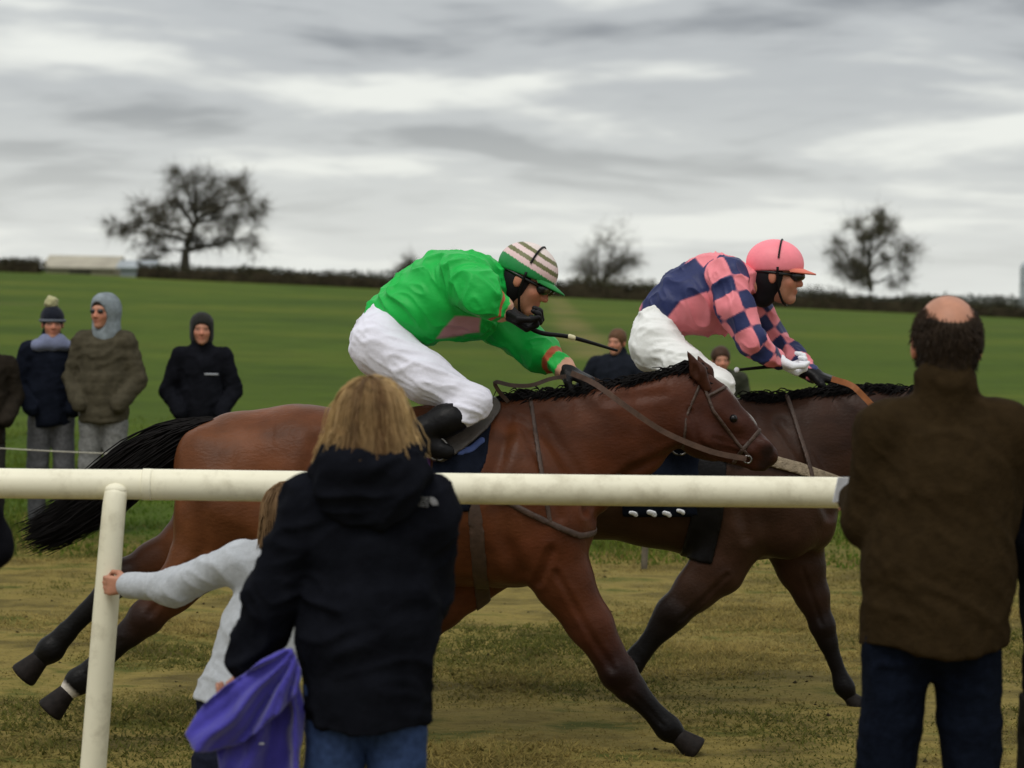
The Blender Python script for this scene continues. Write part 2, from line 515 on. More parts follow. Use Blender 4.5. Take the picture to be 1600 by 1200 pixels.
pb.inputs['Roughness'].default_value = 0.95; pb.inputs['Specular IOR Level'].default_value = 0.1
geo = nd.new('ShaderNodeNewGeometry'); sp = nd.new('ShaderNodeSeparateXYZ'); L(geo.outputs['Position'], sp.inputs[0])
def gnoise(scale, stretch, detail=5, rough=0.55):
    mp = nd.new('ShaderNodeMapping'); mp.inputs['Scale'].default_value = stretch
    L(geo.outputs['Position'], mp.inputs[0])
    n = nd.new('ShaderNodeTexNoise'); n.inputs['Scale'].default_value = scale; n.inputs['Detail'].default_value = detail; n.inputs['Roughness'].default_value = rough
    L(mp.outputs[0], n.inputs['Vector'])
    return n.outputs['Fac']
def gramp(fac, stops):
    r = nd.new('ShaderNodeValToRGB'); el = r.color_ramp.elements
    el[0].position, el[0].color = stops[0][0], (*stops[0][1], 1)
    el[1].position, el[1].color = stops[-1][0], (*stops[-1][1], 1)
    for p_, c_ in stops[1:-1]:
        q = el.new(p_); q.color = (*c_, 1)
    L(fac, r.inputs[0]); return r.outputs[0]
def gmath(op, a, b):
    n = nd.new('ShaderNodeMath'); n.operation = op
    for i, v in enumerate((a, b)):
        if isinstance(v, (int, float)): n.inputs[i].default_value = v
        else: L(v, n.inputs[i])
    return n.outputs[0]
def gmix(f, a, b):
    n = nd.new('ShaderNodeMixRGB')
    if isinstance(f, (int, float)): n.inputs[0].default_value = f
    else: L(f, n.inputs[0])
    for i, v in ((1, a), (2, b)):
        if isinstance(v, tuple): n.inputs[i].default_value = (*v, 1)
        else: L(v, n.inputs[i])
    return n.outputs[0]
def grange(v, a, b, c=0.0, d=1.0):
    n = nd.new('ShaderNodeMapRange'); n.interpolation_type = 'SMOOTHSTEP'
    for k_, x in zip(('From Min', 'From Max', 'To Min', 'To Max'), (a, b, c, d)):
        n.inputs[k_].default_value = x
    L(v, n.inputs['Value']); return n.outputs[0]
track_c = gramp(gnoise(2.0, (0.6, 1.0, 1), 8, 0.68), [(0.30, (0.058, 0.042, 0.014)), (0.42, (0.125, 0.098, 0.028)), (0.53, (0.225, 0.172, 0.048)), (0.64, (0.080, 0.086, 0.016))])
field_c = gramp(gnoise(0.07, (0.8, 0.9, 1), 7, 0.65), [(0.30, (0.034, 0.062, 0.005)), (0.50, (0.058, 0.094, 0.0065)), (0.70, (0.096, 0.116, 0.012))])
fine = gramp(gnoise(0.9, (0.7, 1.1, 1), 8, 0.7), [(0.30, (0.62, 0.64, 0.6)), (0.70, (1.3, 1.26, 1.3))])
mulf = nd.new('ShaderNodeMixRGB'); mulf.blend_type = 'MULTIPLY'; mulf.inputs[0].default_value = 0.8
L(field_c, mulf.inputs[1]); L(fine, mulf.inputs[2])
# worn paths across the field
pa, pb2 = at(868, 468, 190), at(935, 580, 57)
ln_dx, ln_dy = pb2[0] - pa[0], pb2[1] - pa[1]; ln_len = math.hypot(ln_dx, ln_dy)
dist = gmath('ABSOLUTE', gmath('ADD', gmath('MULTIPLY', gmath('SUBTRACT', sp.outputs['X'], float(pa[0])), ln_dy / ln_len), gmath('MULTIPLY', gmath('SUBTRACT', sp.outputs['Y'], float(pa[1])), -ln_dx / ln_len)), 0)
dist = gmath('ADD', dist, gmath('MULTIPLY', gmath('SUBTRACT', gnoise(0.15, (1, 1, 1), 4), 0.5), 1.6))
path_f = gmath('MULTIPLY', grange(dist, 0.2, 1.1, 0.5, 0.0), grange(gnoise(0.1, (1, 1, 1), 3), 0.42, 0.55))
bare = grange(gnoise(0.05, (0.35, 1.3, 1), 4, 0.6), 0.60, 0.70, 0.0, 0.42)
fld = gmix(path_f, mulf.outputs[0], (0.20, 0.15, 0.06))
fld = gmix(bare, fld, (0.15, 0.125, 0.045))
edge = gmath('ADD', sp.outputs['Y'], gmath('MULTIPLY', gmath('SUBTRACT', gnoise(0.5, (0.6, 1, 1), 4), 0.5), 5.0))
L(gmix(grange(edge, 17.2, 19.6), track_c, fld), pb.inputs['Base Color'])
bmp = nd.new('ShaderNodeBump'); bmp.inputs['Strength'].default_value = 0.7; bmp.inputs['Distance'].default_value = 0.05
L(gnoise(14, (1, 1, 1), 6, 0.7), bmp.inputs['Height']); L(bmp.outputs[0], pb.inputs['Normal'])
ground = mk('ground', np.stack([GX, GY, GZ], -1).reshape(-1, 3), gF, mg)
tag(ground, 'worn turf racecourse with a green field rising to the hedge', 'ground', kind='structure')

def blades(name, n, y0, y1, hmin, hmax, colf, width, label, seed, ln=(0.8, 2.6)):
    r = np.random.default_rng(seed)
    y = np.sqrt(r.uniform(y0 ** 2, y1 ** 2, n))
    x = r.uniform(-1, 1, n) * (0.225 * y + 0.6)
    patch = fbm(np.stack([x * 1.1, y * 1.1, 0 * x], -1), 21, 3)
    keep = (r.random(n) < np.clip(0.75 + 0.4 * patch, 0.35, 1)) & (r.random(n) < np.clip((y1 - y) / (0.6 * (y1 - y0)), 0, 1))
    x, y, patch = x[keep], y[keep], patch[keep]; n = len(x)
    z = ground_z(x, y) + np.clip(1 - np.abs(y - 14) / 7, 0, 1) * 0.022 * fbm(np.stack([x * 2.2, y * 2.2, 0 * x], -1), 3, 3) - 0.008
    hgt = r.uniform(hmin, hmax, n) * np.clip(0.75 + 0.5 * patch, 0.4, 1.4)
    a = r.uniform(0, 2 * np.pi, n); lean = r.uniform(*ln, n)
    w = width * r.uniform(0.6, 1.4, n)
    base = np.stack([x, y, z], -1)
    side = np.stack([-np.sin(a), np.cos(a), 0 * a], -1) * w[:, None]
    tip = base + np.stack([np.cos(a) * lean * hgt, np.sin(a) * lean * hgt, hgt], -1)
    V = np.stack([base - side, base + side, tip], 1).reshape(-1, 3)
    F = np.arange(3 * n).reshape(-1, 3)
    c = colf(x, y, patch, r)
    o = mk(name, V, F, M_GRASS, None, np.repeat(c, 3, axis=0), False)
    return tag(o, label, 'grass', kind='stuff')
def track_col(x, y, p, r):
    k = np.clip(0.55 + 1.05 * fbm(np.stack([x * 0.8, y * 1.1, 0 * x + 5], -1), 9, 3) + r.normal(0, 0.22, len(x)), 0, 1)[:, None]
    c = (1 - k) * np.array([0.105, 0.108, 0.022]) + k * np.array([0.290, 0.220, 0.070])
    return c * r.uniform(0.6, 1.25, (len(x), 1))
def verge_col(x, y, p, r):
    k = np.clip(0.3 + 0.5 * p + r.normal(0, 0.2, len(x)), 0, 1)[:, None]
    c = (1 - k) * np.array([0.060, 0.118, 0.010]) + k * np.array([0.130, 0.155, 0.024])
    return c * r.uniform(0.65, 1.2, (len(x), 1))
blades('track_grass', 420000, 8.6, 20.5, 0.010, 0.034, track_col, 0.006, 'worn yellowish grass trodden flat on the racing track', 31)
blades('verge_grass', 110000, 17.2, 34, 0.03, 0.075, verge_col, 0.010, 'longer green grass along the far side of the track', 32, (0.3, 1.2))

# ------------------------------------------------------------------ hedge and far background
def gz1(x, y):
    return float(ground_z(x, y))
def hedge_run(u0, u1, Y, h0, h1, label, seed):
    r = np.random.default_rng(seed)
    xa, xb = at(u0, 450, Y)[0], at(u1, 450, Y)[0]
    o = empty('hedge', (0.5 * (xa + xb), Y, gz1(0.5 * (xa + xb), Y)))
    tag(o, label, 'hedge')
    n = 34000 * (xb - xa) / 80; n = int(n)
    x = r.uniform(xa, xb, n)
    top = np.interp(x, [xa, xb], [h0, h1]) * (1 + 0.22 * fbm(np.stack([x * 0.35, 0 * x, 0 * x], -1), seed, 4))
    q = r.random(n) ** 0.7
    y = Y + r.normal(0, 0.5, n) * (1.1 - 0.5 * q)
    z = ground_z(x, y) - 0.05 + q * top
    s = r.uniform(0.04, 0.13, n)
    P = np.stack([x, y, z], -1)
    A = r.normal(0, 1, (n, 3)); B = r.normal(0, 1, (n, 3))
    V = np.stack([P, P + A * s[:, None], P + B * s[:, None]], 1).reshape(-1, 3)
    k = r.random((n, 1))
    c = (1 - k) * np.array([0.030, 0.022, 0.013]) + k * np.array([0.042, 0.044, 0.018])
    mk('foliage', V, np.arange(3 * n).reshape(-1, 3), M_LEAF, o, np.repeat(c, 3, axis=0), False, o.location)
    # the woody inside of the hedge
    m_ = 160
    hx = np.linspace(xa, xb, m_)
    hh = np.interp(hx, [xa, xb], [h0, h1]) * 0.8 * (1 + 0.2 * fbm(np.stack([hx * 0.35, 0 * hx, 0 * hx], -1), seed, 4))
    prof = [(-0.55, 0.0), (-0.5, 0.55), (-0.25, 0.95), (0.25, 0.95), (0.5, 0.55), (0.55, 0.0)]
    Vh = np.stack([np.stack([hx, Y + a + 0.12 * vnoise(np.stack([hx * 2, 0 * hx + b * 7, 0 * hx], -1), seed), ground_z(hx, Y + 0 * hx) - 0.05 + b * hh], -1) for a, b in prof], 1)
    ii = np.arange(m_ * 6).reshape(m_, 6)
    Fh = np.stack([ii[:-1, :-1], ii[1:, :-1], ii[1:, 1:], ii[:-1, 1:]], -1).reshape(-1, 4)
    mk('branches', Vh.reshape(-1, 3), Fh, mat('hedge_wood', (0.030, 0.024, 0.014), 0.95, 0.4, 1.5, 0.5, 6, 0.1), o, None, True, o.location)
    return o
hedge_run(-120, 62, 200, 1.15, 1.05, 'short dark hedge at the far left end of the field', 41)
hedge_run(215, 1750, 201, 1.05, 1.35, 'long dark winter hedge running along the top of the green field', 42)

def tree(name, u, v_base, v_top, Y, spread, trunk_r, label, seed, ivy=0, first=0.26, lev=4, nl=8, droop=0.05, fine=1.0, limbs=None):
    r = np.random.default_rng(seed)
    b = at(u, v_base, Y); H = at(u, v_top, Y)[2] - b[2]
    b[2] = min(b[2], gz1(b[0], Y))
    H = at(u, v_top, Y)[2] - b[2]
    o = empty(name, b); tag(o, label, 'tree', 'bare trees beyond the hedge')
    segs = [[], []]
    def limb(p, d, Ln, rad, lv):
        n = 6 if lv < 3 else 4
        for i in range(n):
            wob = 0.30 if lv > 0 else 0.07
            d = d + r.normal(0, wob, 3) * (0.6 if lv < 2 else 1.0)
            d[2] += droop if lv > 0 else 0.15
            d = d / np.linalg.norm(d)
            q = p + d * Ln / n
            r1 = rad * (1 - 0.62 * (i + 1) / n) if lv > 0 else rad * (1 - 0.35 * (i + 1) / n)
            r0 = rad * (1 - 0.62 * i / n) if lv > 0 else rad * (1 - 0.35 * i / n)
            segs[0 if lv < 2 else 1].append((p, q, r0, r1))
            p = q
            if lv > 0 and lv < lev and i >= 1:
                for c_ in range((2 if r.random() < 0.45 * fine else 1) if lv < 3 else (1 if r.random() < 0.8 * fine else 0)):
                    a = r.normal(0, 1, 3); a -= d * (a @ d); a /= np.linalg.norm(a)
                    nd_ = d * r.uniform(0.45, 0.9) + a * r.uniform(0.6, 1.0)
                    nd_[2] *= 0.8
                    limb(p, nd_ / np.linalg.norm(nd_), Ln * r.uniform(0.36, 0.58), r1 * 0.55, lv + 1)
        return p, d
    tl = first * H
    p, d = limb(b.copy(), np.array([0.02, 0, 1.0]), tl, trunk_r, 0)
    for lm in (limbs or ()):
        pts = [at(q[0], q[1], Y) for q in lm[0]]
        dep = r.normal(0, 0.35) * spread
        pts = [q + np.array([0, dep * (i / max(len(pts) - 1, 1)), 0]) for i, q in enumerate(pts)]
        if not np.allclose(pts[0], b):
            pts[0] = np.array([pts[0][0], b[1], pts[0][2]])
        sm = smooth_path(pts, 4 * len(pts))
        sm[1:] += r.normal(0, 0.10, (len(sm) - 1, 3))
        rad = np.linspace(lm[1], lm[1] * 0.25, len(sm))
        for i in range(len(sm) - 1):
            segs[0].append((sm[i], sm[i + 1], rad[i], rad[i + 1]))
            if i >= 2 and r.random() < 0.52:
                d_ = sm[i + 1] - sm[i]; d_ /= np.linalg.norm(d_)
                a = r.normal(0, 1, 3); a[2] = a[2] * 0.8 + 0.25; a /= np.linalg.norm(a)
                nd_ = d_ * 0.6 + a * 0.9
                limb(sm[i + 1], nd_ / np.linalg.norm(nd_), r.uniform(1.0, 2.6) * lm[2], rad[i + 1] * 0.45, 2)
        limb(sm[-1], (sm[-1] - sm[-3]) / np.linalg.norm(sm[-1] - sm[-3]), 1.3 * lm[2], rad[-1], 2)
    for j in range(0 if limbs else nl):
        az = 2 * np.pi * (j + r.uniform(-0.3, 0.3)) / nl * 1.0
        el_ = r.uniform(0.12, 1.25) if j % 3 else r.uniform(0.9, 1.45)
        hd = np.array([np.cos(az) * np.cos(el_), np.sin(az) * np.cos(el_), np.sin(el_)])
        reach = 1.0 / math.sqrt((math.cos(el_) / spread) ** 2 + (math.sin(el_) / (H - tl)) ** 2)
        st = b + (p - b) * r.uniform(0.72, 1.0)
        limb(st, hd, reach * r.uniform(0.62, 0.80), trunk_r * r.uniform(0.40, 0.6), 1)
    def build(nm, S, m_, n):
        P = np.array([[s[0], s[1]] for s in S]); R = np.array([[max(s[2], 0.008), max(s[3], 0.006)] for s in S])
        V, F = tubes(P, R, n)
        mk(nm, V, F, m_, o, None, True, b)
    build('trunk', segs[0], M_BARK, 6)
    S = segs[1]
    # fine twigs at the ends
    tw = []
    ends = [s for s in S if s[3] < 0.09]
    for s in ends:
        for c_ in range(int(2 * fine)):
            d_ = (s[1] - s[0]); d_ = d_ / (np.linalg.norm(d_) + 1e-9) + r.normal(0, 0.7, 3)
            ln = r.uniform(0.4, 1.3)
            tw.append((s[1], s[1] + d_ * ln * 0.6, 0.010, 0.005))
    build('crown', S + tw, M_TWIG, 3)
    if ivy:
        # ivy leaves clinging to trunk, limbs and inner branches
        src = [s for s in segs[0] + segs[1] if np.linalg.norm((s[0] - b)[:2]) < spread * 0.75]
        w = np.array([0.4 + s[2] * 4 for s in src]); w /= w.sum()
        idx = r.choice(len(src), ivy, p=w)
        t = r.random((ivy, 1))
        P = np.array([src[i][0] for i in idx]) * (1 - t) + np.array([src[i][1] for i in idx]) * t + r.normal(0, 0.22, (ivy, 3))
        s_ = r.uniform(0.05, 0.14, (ivy, 1))
        V = np.stack([P, P + r.normal(0, 1, (ivy, 3)) * s_, P + r.normal(0, 1, (ivy, 3)) * s_], 1).reshape(-1, 3)
        k = r.random((ivy, 1)); c = (1 - k) * np.array([0.055, 0.055, 0.026]) + k * np.array([0.140, 0.132, 0.070])
        mk('ivy', V, np.arange(3 * ivy).reshape(-1, 3), M_LEAF, o, np.repeat(c, 3, axis=0), False, b)
    return o
tree('oak_tree', 289, 430, 274, 236, 7.2, 0.55, 'large spreading bare oak tree beyond the hedge, with a thick trunk', 5, ivy=120, first=0.30, nl=12, droop=0.02, limbs=[
    ([(292, 385), (300, 366), (307, 345), (305, 318), (309, 290)], 0.34, 1.0),
    ([(294, 388), (312, 385), (334, 382), (356, 373), (380, 374)], 0.24, 0.7),
    ([(305, 350), (322, 343), (350, 342), (384, 338)], 0.20, 0.8),
    ([(306, 342), (326, 334), (352, 322), (382, 311), (400, 322)], 0.22, 0.9),
    ([(306, 335), (322, 316), (336, 300), (352, 292)], 0.18, 0.9),
    ([(305, 330), (296, 312), (290, 294), (284, 282)], 0.18, 0.9),
    ([(302, 350), (286, 330), (268, 314), (240, 322), (216, 330)], 0.22, 0.9),
    ([(298, 364), (274, 358), (246, 350), (220, 346), (196, 354)], 0.22, 0.8),
    ([(293, 378), (270, 370), (236, 367), (204, 362)], 0.20, 0.7),
    ([(291, 392), (268, 389), (244, 388), (228, 394)], 0.12, 0.6)])
tree('ash_tree', 940, 452, 358, 300, 4.6, 0.30, 'pale thin bare tree between the two jockeys on the skyline', 12, ivy=250, first=0.2, nl=9, lev=4, fine=0.8)
tree('ivy_tree', 1361, 478, 340, 225, 2.3, 0.30, 'dense ivy-covered tree on the skyline to the right of the pink jockey', 15, ivy=2300, first=0.18, droop=0.02, limbs=[
    ([(1361, 455), (1358, 420), (1362, 385), (1366, 350)], 0.22, 0.8), ([(1360, 448), (1338, 436), (1322, 426)], 0.12, 0.7), ([(1360, 446), (1386, 436), (1404, 430)], 0.12, 0.7),
    ([(1360, 428), (1336, 410), (1320, 388)], 0.13, 0.8), ([(1361, 424), (1388, 404), (1408, 392)], 0.13, 0.8), ([(1361, 404), (1346, 380), (1340, 362)], 0.11, 0.8), ([(1363, 400), (1384, 376), (1392, 358)], 0.11, 0.8)])
tree('small_tree', 641, 452, 392, 310, 2.0, 0.16, 'small faint bare tree on the skyline left of the green jockey', 23, ivy=500, first=0.2, nl=6, lev=3)
tree('small_tree', 700, 450, 388, 330, 2.6, 0.18, 'faint bare treetop showing just above the green jockey\'s back', 29, ivy=500, first=0.25, nl=6, lev=3)

def bush(u, v0, v1, Y, w, label, seed, c0=(0.045, 0.04, 0.02), c1=(0.08, 0.075, 0.035)):
    r = np.random.default_rng(seed)
    b = at(u, v0, Y); b[2] = min(b[2], gz1(b[0], Y)); H = at(u, v1, Y)[2] - b[2]
    o = empty('bush', b); tag(o, label, 'bush', 'bushes along the skyline')
    n = 1800
    d = r.normal(0, 1, (n, 3)); d /= np.linalg.norm(d, axis=1, keepdims=True)
    rad = r.random((n, 1)) ** 0.4 * (1 + 0.35 * fbm(d * 2.0, seed, 2)[:, None])
    P = b + np.array([0, 0, H * 0.5]) + d * rad * np.array([w, w * 0.6, H * 0.5])
    s = r.uniform(0.06, 0.2, (n, 1))
    V = np.stack([P, P + r.normal(0, 1, (n, 3)) * s, P + r.normal(0, 1, (n, 3)) * s], 1).reshape(-1, 3)
    k = r.random((n, 1)); c = (1 - k) * np.array(c0) + k * np.array(c1)
    mk('crown', V, np.arange(3 * n).reshape(-1, 3), M_LEAF, o, np.repeat(c, 3, axis=0), False, b)
    S = np.array([[b, b + np.array([r.normal(0, w * 0.5), r.normal(0, w * 0.3), H * r.uniform(0.5, 0.95)])] for q in range(14)])
    V, F = tubes(S, np.array([[0.05, 0.015]]), 4)
    mk('trunk', V, F, M_BARK, o, None, True, b)
bush(985, 455, 434, 280, 4.0, 'low brown thicket on the skyline at the foot of the pale tree', 61)
bush(915, 452, 430, 285, 2.2, 'low scrub on the skyline directly behind the green jockey\'s helmet', 62)
bush(1285, 475, 449, 270, 3.2, 'grey low bush on the skyline left of the ivy tree', 63, (0.06, 0.06, 0.05), (0.11, 0.11, 0.09))
bush(1440, 482, 458, 270, 3.0, 'grey low bush on the skyline behind the bald man\'s head', 64, (0.06, 0.06, 0.05), (0.11, 0.11, 0.09))
bush(1560, 484, 462, 265, 3.4, 'grey low bush on the skyline at the right edge', 65, (0.06, 0.06, 0.05), (0.11, 0.11, 0.09))
bush(395, 440, 418, 270, 2.2, 'thin scrub on the skyline just right of the oak', 66)
bush(25, 425, 402, 230, 2.8, 'dark bush at the left edge of the skyline', 67, (0.025, 0.022, 0.012), (0.045, 0.04, 0.018))

# far woods right along the horizon: one hazy mass
r = np.random.default_rng(77)
n = 26000
fx = r.uniform(-520, 520, n); fy = r.uniform(1500, 1560, n)
fh = 7 + 4 * fbm(np.stack([fx * 0.02, 0 * fx, 0 * fx], -1), 71, 4)
fz = ground_z(fx, fy) + r.random(n) ** 0.8 * np.clip(fh, 2, 20)
P = np.stack([fx, fy, fz], -1); s = r.uniform(0.4, 1.4, (n, 1))
V = np.stack([P, P + r.normal(0, 1, (n, 3)) * s, P + r.normal(0, 1, (n, 3)) * s], 1).reshape(-1, 3)
k = r.random((n, 1)); c = (1 - k) * np.array((0.09, 0.10, 0.09)) + k * np.array((0.13, 0.14, 0.13))
tag(mk('far_woods', V, np.arange(3 * n).reshape(-1, 3), M_LEAF, None, np.repeat(c, 3, axis=0), False), 'faint grey woods low along the horizon', 'woods', kind='stuff')

def gable(name, u0, u1, v_eave, v_ridge, Y, depth, wall_c, roof_c, label, door=True):
    x0, x1 = at(u0, 420, Y)[0], at(u1, 420, Y)[0]
    xm = 0.5 * (x0 + x1); zb = min(gz1(x0, Y), gz1(x1, Y)) - 0.4
    ze, zr = at(0.5 * (u0 + u1), v_eave, Y)[2], at(0.5 * (u0 + u1), v_ridge, Y)[2]
    o = empty(name, (xm, Y, zb)); tag(o, label, 'building')
    mw = mat(name + '_wall', wall_c, 0.9, 0.12, 0.8, 0.2, 3, 0.1); mr_ = mat(name + '_roof', roof_c, 0.7, 0.15, 0.6, 0.2, 4, 0.2)
    V, F = box_arrays((x0, Y, zb), (x1, Y + depth, ze))
    g = np.array([(x0, Y, ze), (x0, Y + depth, ze), (x0, Y + depth / 2, zr - 0.06), (x1, Y, ze), (x1, Y + depth, ze), (x1, Y + depth / 2, zr - 0.06)])
    Vw = np.vstack([V, g]); Fw = np.vstack([F, [(8, 10, 9, 8)], [(11, 12, 13, 11)]])
    Fw = np.array([f for f in F] ); 
    me = bpy.data.meshes.new('wall')
    me.from_pydata([tuple(q - np.array([xm, Y, zb])) for q in Vw], [], [tuple(int(a) for a in f) for f in F] + [(8, 10, 9), (11, 12, 13)])
    me.materials.append(mw); w_ = bpy.data.objects.new('wall', me); COL.objects.link(w_); w_.parent = o
    ov = 0.35
    for sgn in (0, 1):
        ya, yb = (Y - ov, Y + depth / 2) if sgn == 0 else (Y + depth / 2, Y + depth + ov)
        za, zb2 = (ze - 0.12, zr) if sgn == 0 else (zr, ze - 0.12)
        q = np.array([(x0 - ov, ya, za), (x1 + ov, ya, za), (x1 + ov, yb, zb2), (x0 - ov, yb, zb2)])
        Vr = np.vstack([q, q + (0, 0, 0.14)])
        Fr = np.array([(0, 3, 2, 1), (4, 5, 6, 7), (0, 1, 5, 4), (1, 2, 6, 5), (2, 3, 7, 6), (3, 0, 4, 7)])
        mk('roof', Vr, Fr, mr_, o, None, False, o.location)
    if door:
        dx = (x1 - x0) * 0.16
        V, F = box_arrays((xm - dx, Y - 0.06, zb), (xm + dx, Y - 0.003, ze - 0.25))
        mk('door', V, F, mat(name + '_door', (0.09, 0.08, 0.06), 0.8, 0.3, 2), o, None, False, o.location)
gable('barn', 72, 178, 418, 401, 240, 7, (0.30, 0.27, 0.19), (0.36, 0.33, 0.26), 'long low cream barn on the skyline left of the oak')
gable('shed', 188, 236, 418, 409, 228, 4, (0.30, 0.33, 0.34), (0.33, 0.36, 0.38), 'small pale grey shed beside the oak trunk on the skyline', door=False)

# silo at the right edge
sb = at(1606, 480, 300); sb[2] = gz1(sb[0], 300); zt = at(1606, 408, 300)[2]
so = empty('silo', sb); tag(so, 'pale grey round silo far off at the right edge of the skyline', 'silo')
rr = 1.0
prof = [(rr, 0), (rr, zt - sb[2] - 0.7), (rr * 0.8, zt - sb[2] - 0.25), (rr * 0.3, zt - sb[2]), (0.02, zt - sb[2] + 0.03)]
a_ = np.arange(24) * 2 * np.pi / 24
V = np.concatenate([np.stack([q[0] * np.cos(a_), q[0] * np.sin(a_), np.full(24, q[1])], -1) for q in prof])
ii = np.arange(24 * 5).reshape(5, 24); F = np.stack([ii[:-1], np.roll(ii, -1, 1)[:-1], np.roll(ii, -1, 1)[1:], ii[1:]], -1).reshape(-1, 4)
M_SILO = mat('silo_steel', (0.33, 0.36, 0.38), 0.6, 0.1, 1, 0.2, 3)
mk('wall', V[:48], F[:24], M_SILO, so)
mk('roof', V[24:], F[:72], M_SILO, so)
for zz in (2.0, 4.0):
    V2, F2 = tubes(np.array([[[1.03 * math.cos(t), 1.03 * math.sin(t), zz] for t in np.linspace(0, 2 * np.pi, 33)]]), 0.05, 5)
    mk('band', V2, F2, M_SILO, so)

# ------------------------------------------------------------------ running rail
RAIL_Y = 8.3
ra, rb_, rc = at(-260, 749, RAIL_Y), at(233, 757, RAIL_Y), at(1900, 774, RAIL_Y)
rail = empty('running_rail', (ra[0], RAIL_Y, 0)); tag(rail, 'cream white plastic running rail in front of the galloping horses', 'rail')
R_RAIL = 0.0490
def rail_tube(p, q, rad):
    n = 28
    pts = p[None] + (q - p)[None] * np.linspace(0, 1, 30)[:, None]
    pts[:, 2] -= 0.004 * np.sin(np.linspace(0, np.pi, 30))
    return tube_obj('rail', pts, rad, M_PLASTIC, rail, rail.location, n, 60)
rail_tube(ra, rb_ + (rb_ - ra) * 0.02, R_RAIL)
rail_tube(rb_ - (rc - rb_) * 0.004, rc, R_RAIL * 1.035)
tube_obj('joint_sleeve', [rb_ + (-0.02, 0, 0), rb_ + (0.012, 0, 0)], R_RAIL * 1.05, M_PLASTIC, rail, rail.location, 28, 6)
for u, lean in ((180, -0.075), (1405, -0.05)):
    t0 = at(u, 768, RAIL_Y - 0.055); zt = t0[2]
    q = np.array([t0[0] + lean * zt / 1.0 * 0.95, RAIL_Y - 0.05, -0.05])
    pts = [q, q * 0.5 + t0 * 0.5, t0 * 0.92 + q * 0.08, t0 + (0.0, 0.02, 0.0)]
    tube_obj('post', pts, [0.043, 0.042, 0.041, 0.037], M_PLASTIC, rail, rail.location, 22, 40)
    V, F, C = solid([ell(t0 + (0, 0.012, 0.004), (0.036, 0.03, 0.022), k=0.01), cone(t0 + (0, 0.015, 0), at(u, 755, RAIL_Y - 0.01), 0.024, 0.02, k=0.01)], 0.005)
    mk('bracket', V, F, M_PLASTIC, rail, None, True, rail.location)

# far side rope with stakes
rp = empty('rope_fence', (at(-60, 693, 17)[0], 17, 0)); tag(rp, 'thin pale rope on stakes along the far side of the track', 'rope fence')
M_ROPE = mat('rope', (0.45, 0.43, 0.36), 0.9, 0.2, 30); M_STAKE = mat('stake_wood', (0.12, 0.10, 0.07), 0.9, 0.3, 12, 0.3, 40)
sx = [at(u, 693, 17) for u in (-60, 470, 1010, 1560)]
zr = sx[0][2] - 0.02
for i, p_ in enumerate(sx):
    tube_obj('stake', [(p_[0], 17.02, -0.1), (p_[0] + 0.01, 17.02, 0.4), (p_[0], 17.02, zr + 0.05)], [0.022, 0.022, 0.018], M_STAKE, rp, rp.location, 8, 8)
for p_, q_ in zip(sx[:-1], sx[1:]):
    a = np.array([p_[0], 17.0, zr]); b = np.array([q_[0], 17.0, zr]); mid = (a + b) / 2 - (0, 0, 0.03)
    tube_obj('rope', [a, mid, b], 0.004, M_ROPE, rp, rp.location, 6, 16)

def folds(amp, fr, seed, ridge=0.5, along=None, warp=0.7):
    """Cloth creases: soft billows plus ridged creases, drawn out along a direction if one is given."""
    fr = np.asarray(fr, float)
    if along is not None:
        d = np.asarray(along, float); d = d / np.linalg.norm(d)
        e1 = np.cross(d, [0.3, 1, 0.2]); e1 /= np.linalg.norm(e1); e2 = np.cross(d, e1)
        B = np.stack([d * fr[0], e1 * fr[1], e2 * fr[2]], 1)
    def fn(V, N):
        q = V @ B if along is not None else V * fr
        w = q + warp * np.stack([vnoise(V * 6, seed + 1), vnoise(V * 6, seed + 2), vnoise(V * 6, seed + 3)], -1)
        n_ = fbm(w * 0.5, seed, 2)
        c1 = (1 - np.abs(vnoise(w + 9, seed + 7))) ** 3
        c2 = (1 - np.abs(vnoise(w * 1.7 + 4, seed + 8))) ** 3
        return amp * ((1 - ridge) * n_ + ridge * (1.5 * c1 + 0.7 * c2 - 0.75))
    return fn

